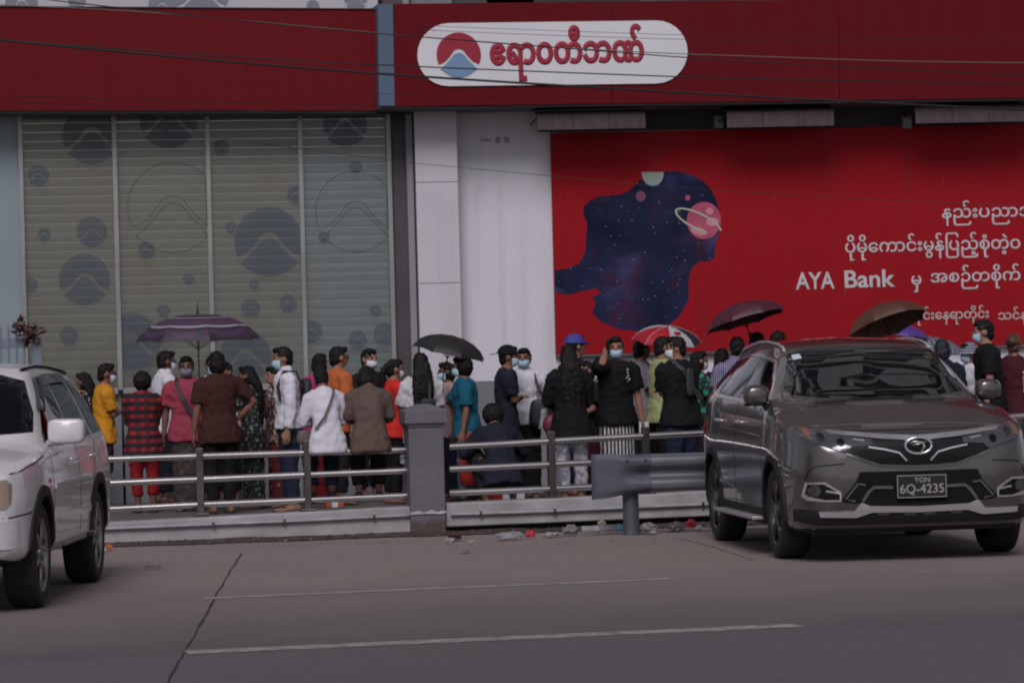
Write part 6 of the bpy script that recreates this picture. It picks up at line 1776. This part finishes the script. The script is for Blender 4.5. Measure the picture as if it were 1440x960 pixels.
# --- white off-roader at the left edge, same attitude
rzc = -YAW - R(1.2)
CF, CRR = .80, 3.42
fwp = cam_place(-3.10, 23.25)
CRSCREEN = [(-.72, 1.135), (0, 1.105), (.72, 1.135), (.695, 1.26), (.60, 1.48), (.40, 1.535), (0, 1.55), (-.40, 1.535), (-.60, 1.48), (-.695, 1.26)]
CRSIDE = [[(1.42, 1.06), (1.70, 1.26), (2.02, 1.455), (2.46, 1.482), (2.48, 1.065)], [(2.56, 1.065), (2.54, 1.484), (3.36, 1.484), (3.42, 1.075)], [(3.52, 1.08), (3.48, 1.48), (3.95, 1.465), (4.12, 1.095)]]
rotm = Matrix.Rotation(rzc, 3, 'Z'); loc = fwp - rotm @ Vector((.855, CF, 0))
crv = Car('parked_offroader', 'white parked off-road car cut by the left edge of the picture', 'car', loc, rzc,
    zt=[(0, .74), (.03, .84), (.08, .90), (.2, .96), (.5, 1.01), (.95, 1.065), (1.08, 1.09), (1.2, 1.16), (1.6, 1.40), (1.88, 1.555), (2.05, 1.595), (2.6, 1.62), (3.6, 1.61), (4.1, 1.58), (4.28, 1.50), (4.40, 1.15), (4.46, .9), (4.5, .8)],
    zs=[(0, .68), (.03, .80), (.08, .86), (.2, .90), (.5, .95), (1.1, 1.0), (2.0, 1.025), (3.4, 1.045), (4.2, 1.05), (4.42, .95), (4.5, .75)],
    zb=[(0, .44), (.03, .38), (.1, .33), (.3, .31), (4.2, .31), (4.4, .36), (4.5, .5)],
    w=[(0, .58), (.03, .68), (.08, .755), (.16, .80), (.3, .84), (.8, .87), (1.5, .868), (3.4, .87), (4.1, .86), (4.35, .80), (4.45, .72), (4.5, .6)],
    cab=[(0, 0), (1.02, 0), (1.2, .35), (1.55, .85), (1.9, 1.0), (4.3, 1.0), (4.5, .5)], roofw=[(0, .70), (1.1, .74), (1.5, .68), (2.0, .60), (3.2, .575), (4.2, .55), (4.5, .55)], L=4.5,
    paint=M['car_white'], wheels=[(-.855, CF), (.855, CF), (-.855, CRR), (.855, CRR)], wr=.345, ww=.22, screen=CRSCREEN, sides=CRSIDE)
interior(crv, 1.38, 1.06, (2.15, 3.05), M['seat_cloth'], .68, -1)
for sx in (-.855, .855):
    for wy in (CF, CRR): crv.wheel(sx, wy, .345, .22, 6, M['rim_light'])
crv.patch('windscreen', CRSCREEN, 'front', M['car_glass_dark'], .004, .004, res=.06)
for sd in (-1, 1):
    for poly in CRSIDE: crv.patch('side_window', poly, 'side', M['car_glass_dark'], .004, .004, side=sd, res=.05)
    crv.patch('wind_deflector', [(1.66, 1.285), (2.0, 1.50), (2.5, 1.525), (3.4, 1.525), (3.4, 1.465), (2.5, 1.46), (2.04, 1.44), (1.74, 1.265)], 'side', M['car_glass_light'], .030, .010, side=sd, res=.05)
    for y0, z0, y1, z1 in ((1.33, 1.0, 1.24, .42), (2.51, 1.05, 2.51, .42), (3.46, 1.06, 3.02, .60)):
        crv.line('door_gap', [(y0, z0), ((y0 + y1) / 2, (z0 + z1) / 2), (y1, z1)], 'side', .010, M['under'], .0015, side=sd)
    crv.line('body_moulding', [(1.30, .775), (1.9, .785), (2.5, .79), (3.0, .795)], 'side', .030, M['car_white'], .016, side=sd, thick=.016)
    crv.line('body_moulding', [(1.28, .56), (1.9, .56), (2.5, .56), (2.95, .57)], 'side', .05, M['car_white'], .014, side=sd, thick=.014)
    crv.patch('sill', [(1.22, .40), (3.02, .40), (3.05, .30), (1.20, .30)], 'side', M['car_white'], .02, .02, side=sd, res=.06)
    for hy in (2.28, 3.22):
        p = crv.cast((sd * 2, hy, .93), (-sd, 0, 0))
        hd_ = MB().tube([(p.x + sd * .004, hy - .09, .93), (p.x + sd * .030, hy - .06, .935), (p.x + sd * .030, hy + .06, .935), (p.x + sd * .004, hy + .08, .93)], [.012, .015, .015, .012], 8, round_end=True).build('door_handle', M['chrome'], crv.root, smooth=True)
    for wy in (CF, CRR):
        arc = [(wy + .455 * math.cos(R(a)), .345 + .455 * math.sin(R(a))) for a in range(-8, 189, 9)]; arc2 = [(wy + .385 * math.cos(R(a)), .345 + .385 * math.sin(R(a))) for a in range(188, -9, -9)]
        crv.patch('arch_trim', arc + arc2, 'side', M['cladding'], .016, .016, side=sd, res=.05)
    hl = crv.patch('headlamp', [(sd * .46, .85), (sd * .74, .86), (sd * .77, .83), (sd * .77, .71), (sd * .74, .675), (sd * .46, .665)], 'front', M['lamp_clear'], .010, .010)
    crv.patch('indicator', [(sd * .70, .85), (sd * .762, .825), (sd * .762, .715), (sd * .70, .685)], 'front', M['amber_pale'], .0125, .004, hl)
    crv.patch('side_repeater', [(1.10, .80), (1.10, .83), (1.15, .835), (1.15, .805)], 'side', M['red_lens'], .008, .008, side=sd, res=.02)
    crv.line('bumper_gap', [(.05, .615), (.2, .63), (.42, .64)], 'side', .010, M['under'], .0015, side=sd)
    # bonnet mounted mirror and large door mirror
    mb = MB(); mx = sd * .93
    mb.loft([[Vector((mx + .125 * q * math.copysign(abs(math.cos(t)) ** .4, math.cos(t)), y, 1.135 + .085 * q * math.copysign(abs(math.sin(t)) ** .4, math.sin(t)))) for t in [2 * math.pi * j / 24 for j in range(24)]] for y, q in ((1.40, .80), (1.41, .93), (1.45, 1.0), (1.52, .98), (1.56, .85))])
    mr_ = mb.build('wing_mirror', M['car_white'], crv.root, smooth=True, angle=60)
    MB().tube([(sd * .80, 1.50, 1.06), (mx - sd * .03, 1.48, 1.065)], [(.055, .022), (.05, .024)], 8).build('mirror_arm', M['car_white'], mr_, smooth=True)
    rr = []
    for y in (1.98, 2.1, 2.6, 3.2, 3.8, 4.0):
        h = crv.cast((sd * .555, y, 3), (0, 0, -1)); rr.append(Vector((sd * .555, y, h.z + .006)))
    MB().tube(rr, [(.020, .008)] * len(rr), 8).build('roof_strip', M['trim'], crv.root, smooth=True)
crv.line('bonnet_gap', [(.10, .885), (.4, .925), (.8, .962), (1.05, .985)], 'side', .008, M['under'], .002, side=1)
crv.patch('bumper_face', [(-.80, .60), (.80, .60), (.81, .42), (-.81, .42)], 'front', M['car_white'], .02, .02, res=.06)
crv.patch('grille', [(-.46, .80), (.46, .80), (.46, .68), (-.46, .68)], 'front', M['trim'], .006, .006)
for ax in (CF, CRR): MB().tube([(-.70, ax, .33), (.70, ax, .33)], .06, 10).build('axle', M['under'], crv.root)
p = Vector((0, 4.40, .55)); MB().bbox((-.2, 4.50, .62), (.2, 4.66, 1.05), .05).build('spare_wheel_cover', M['car_white'], crv.root)
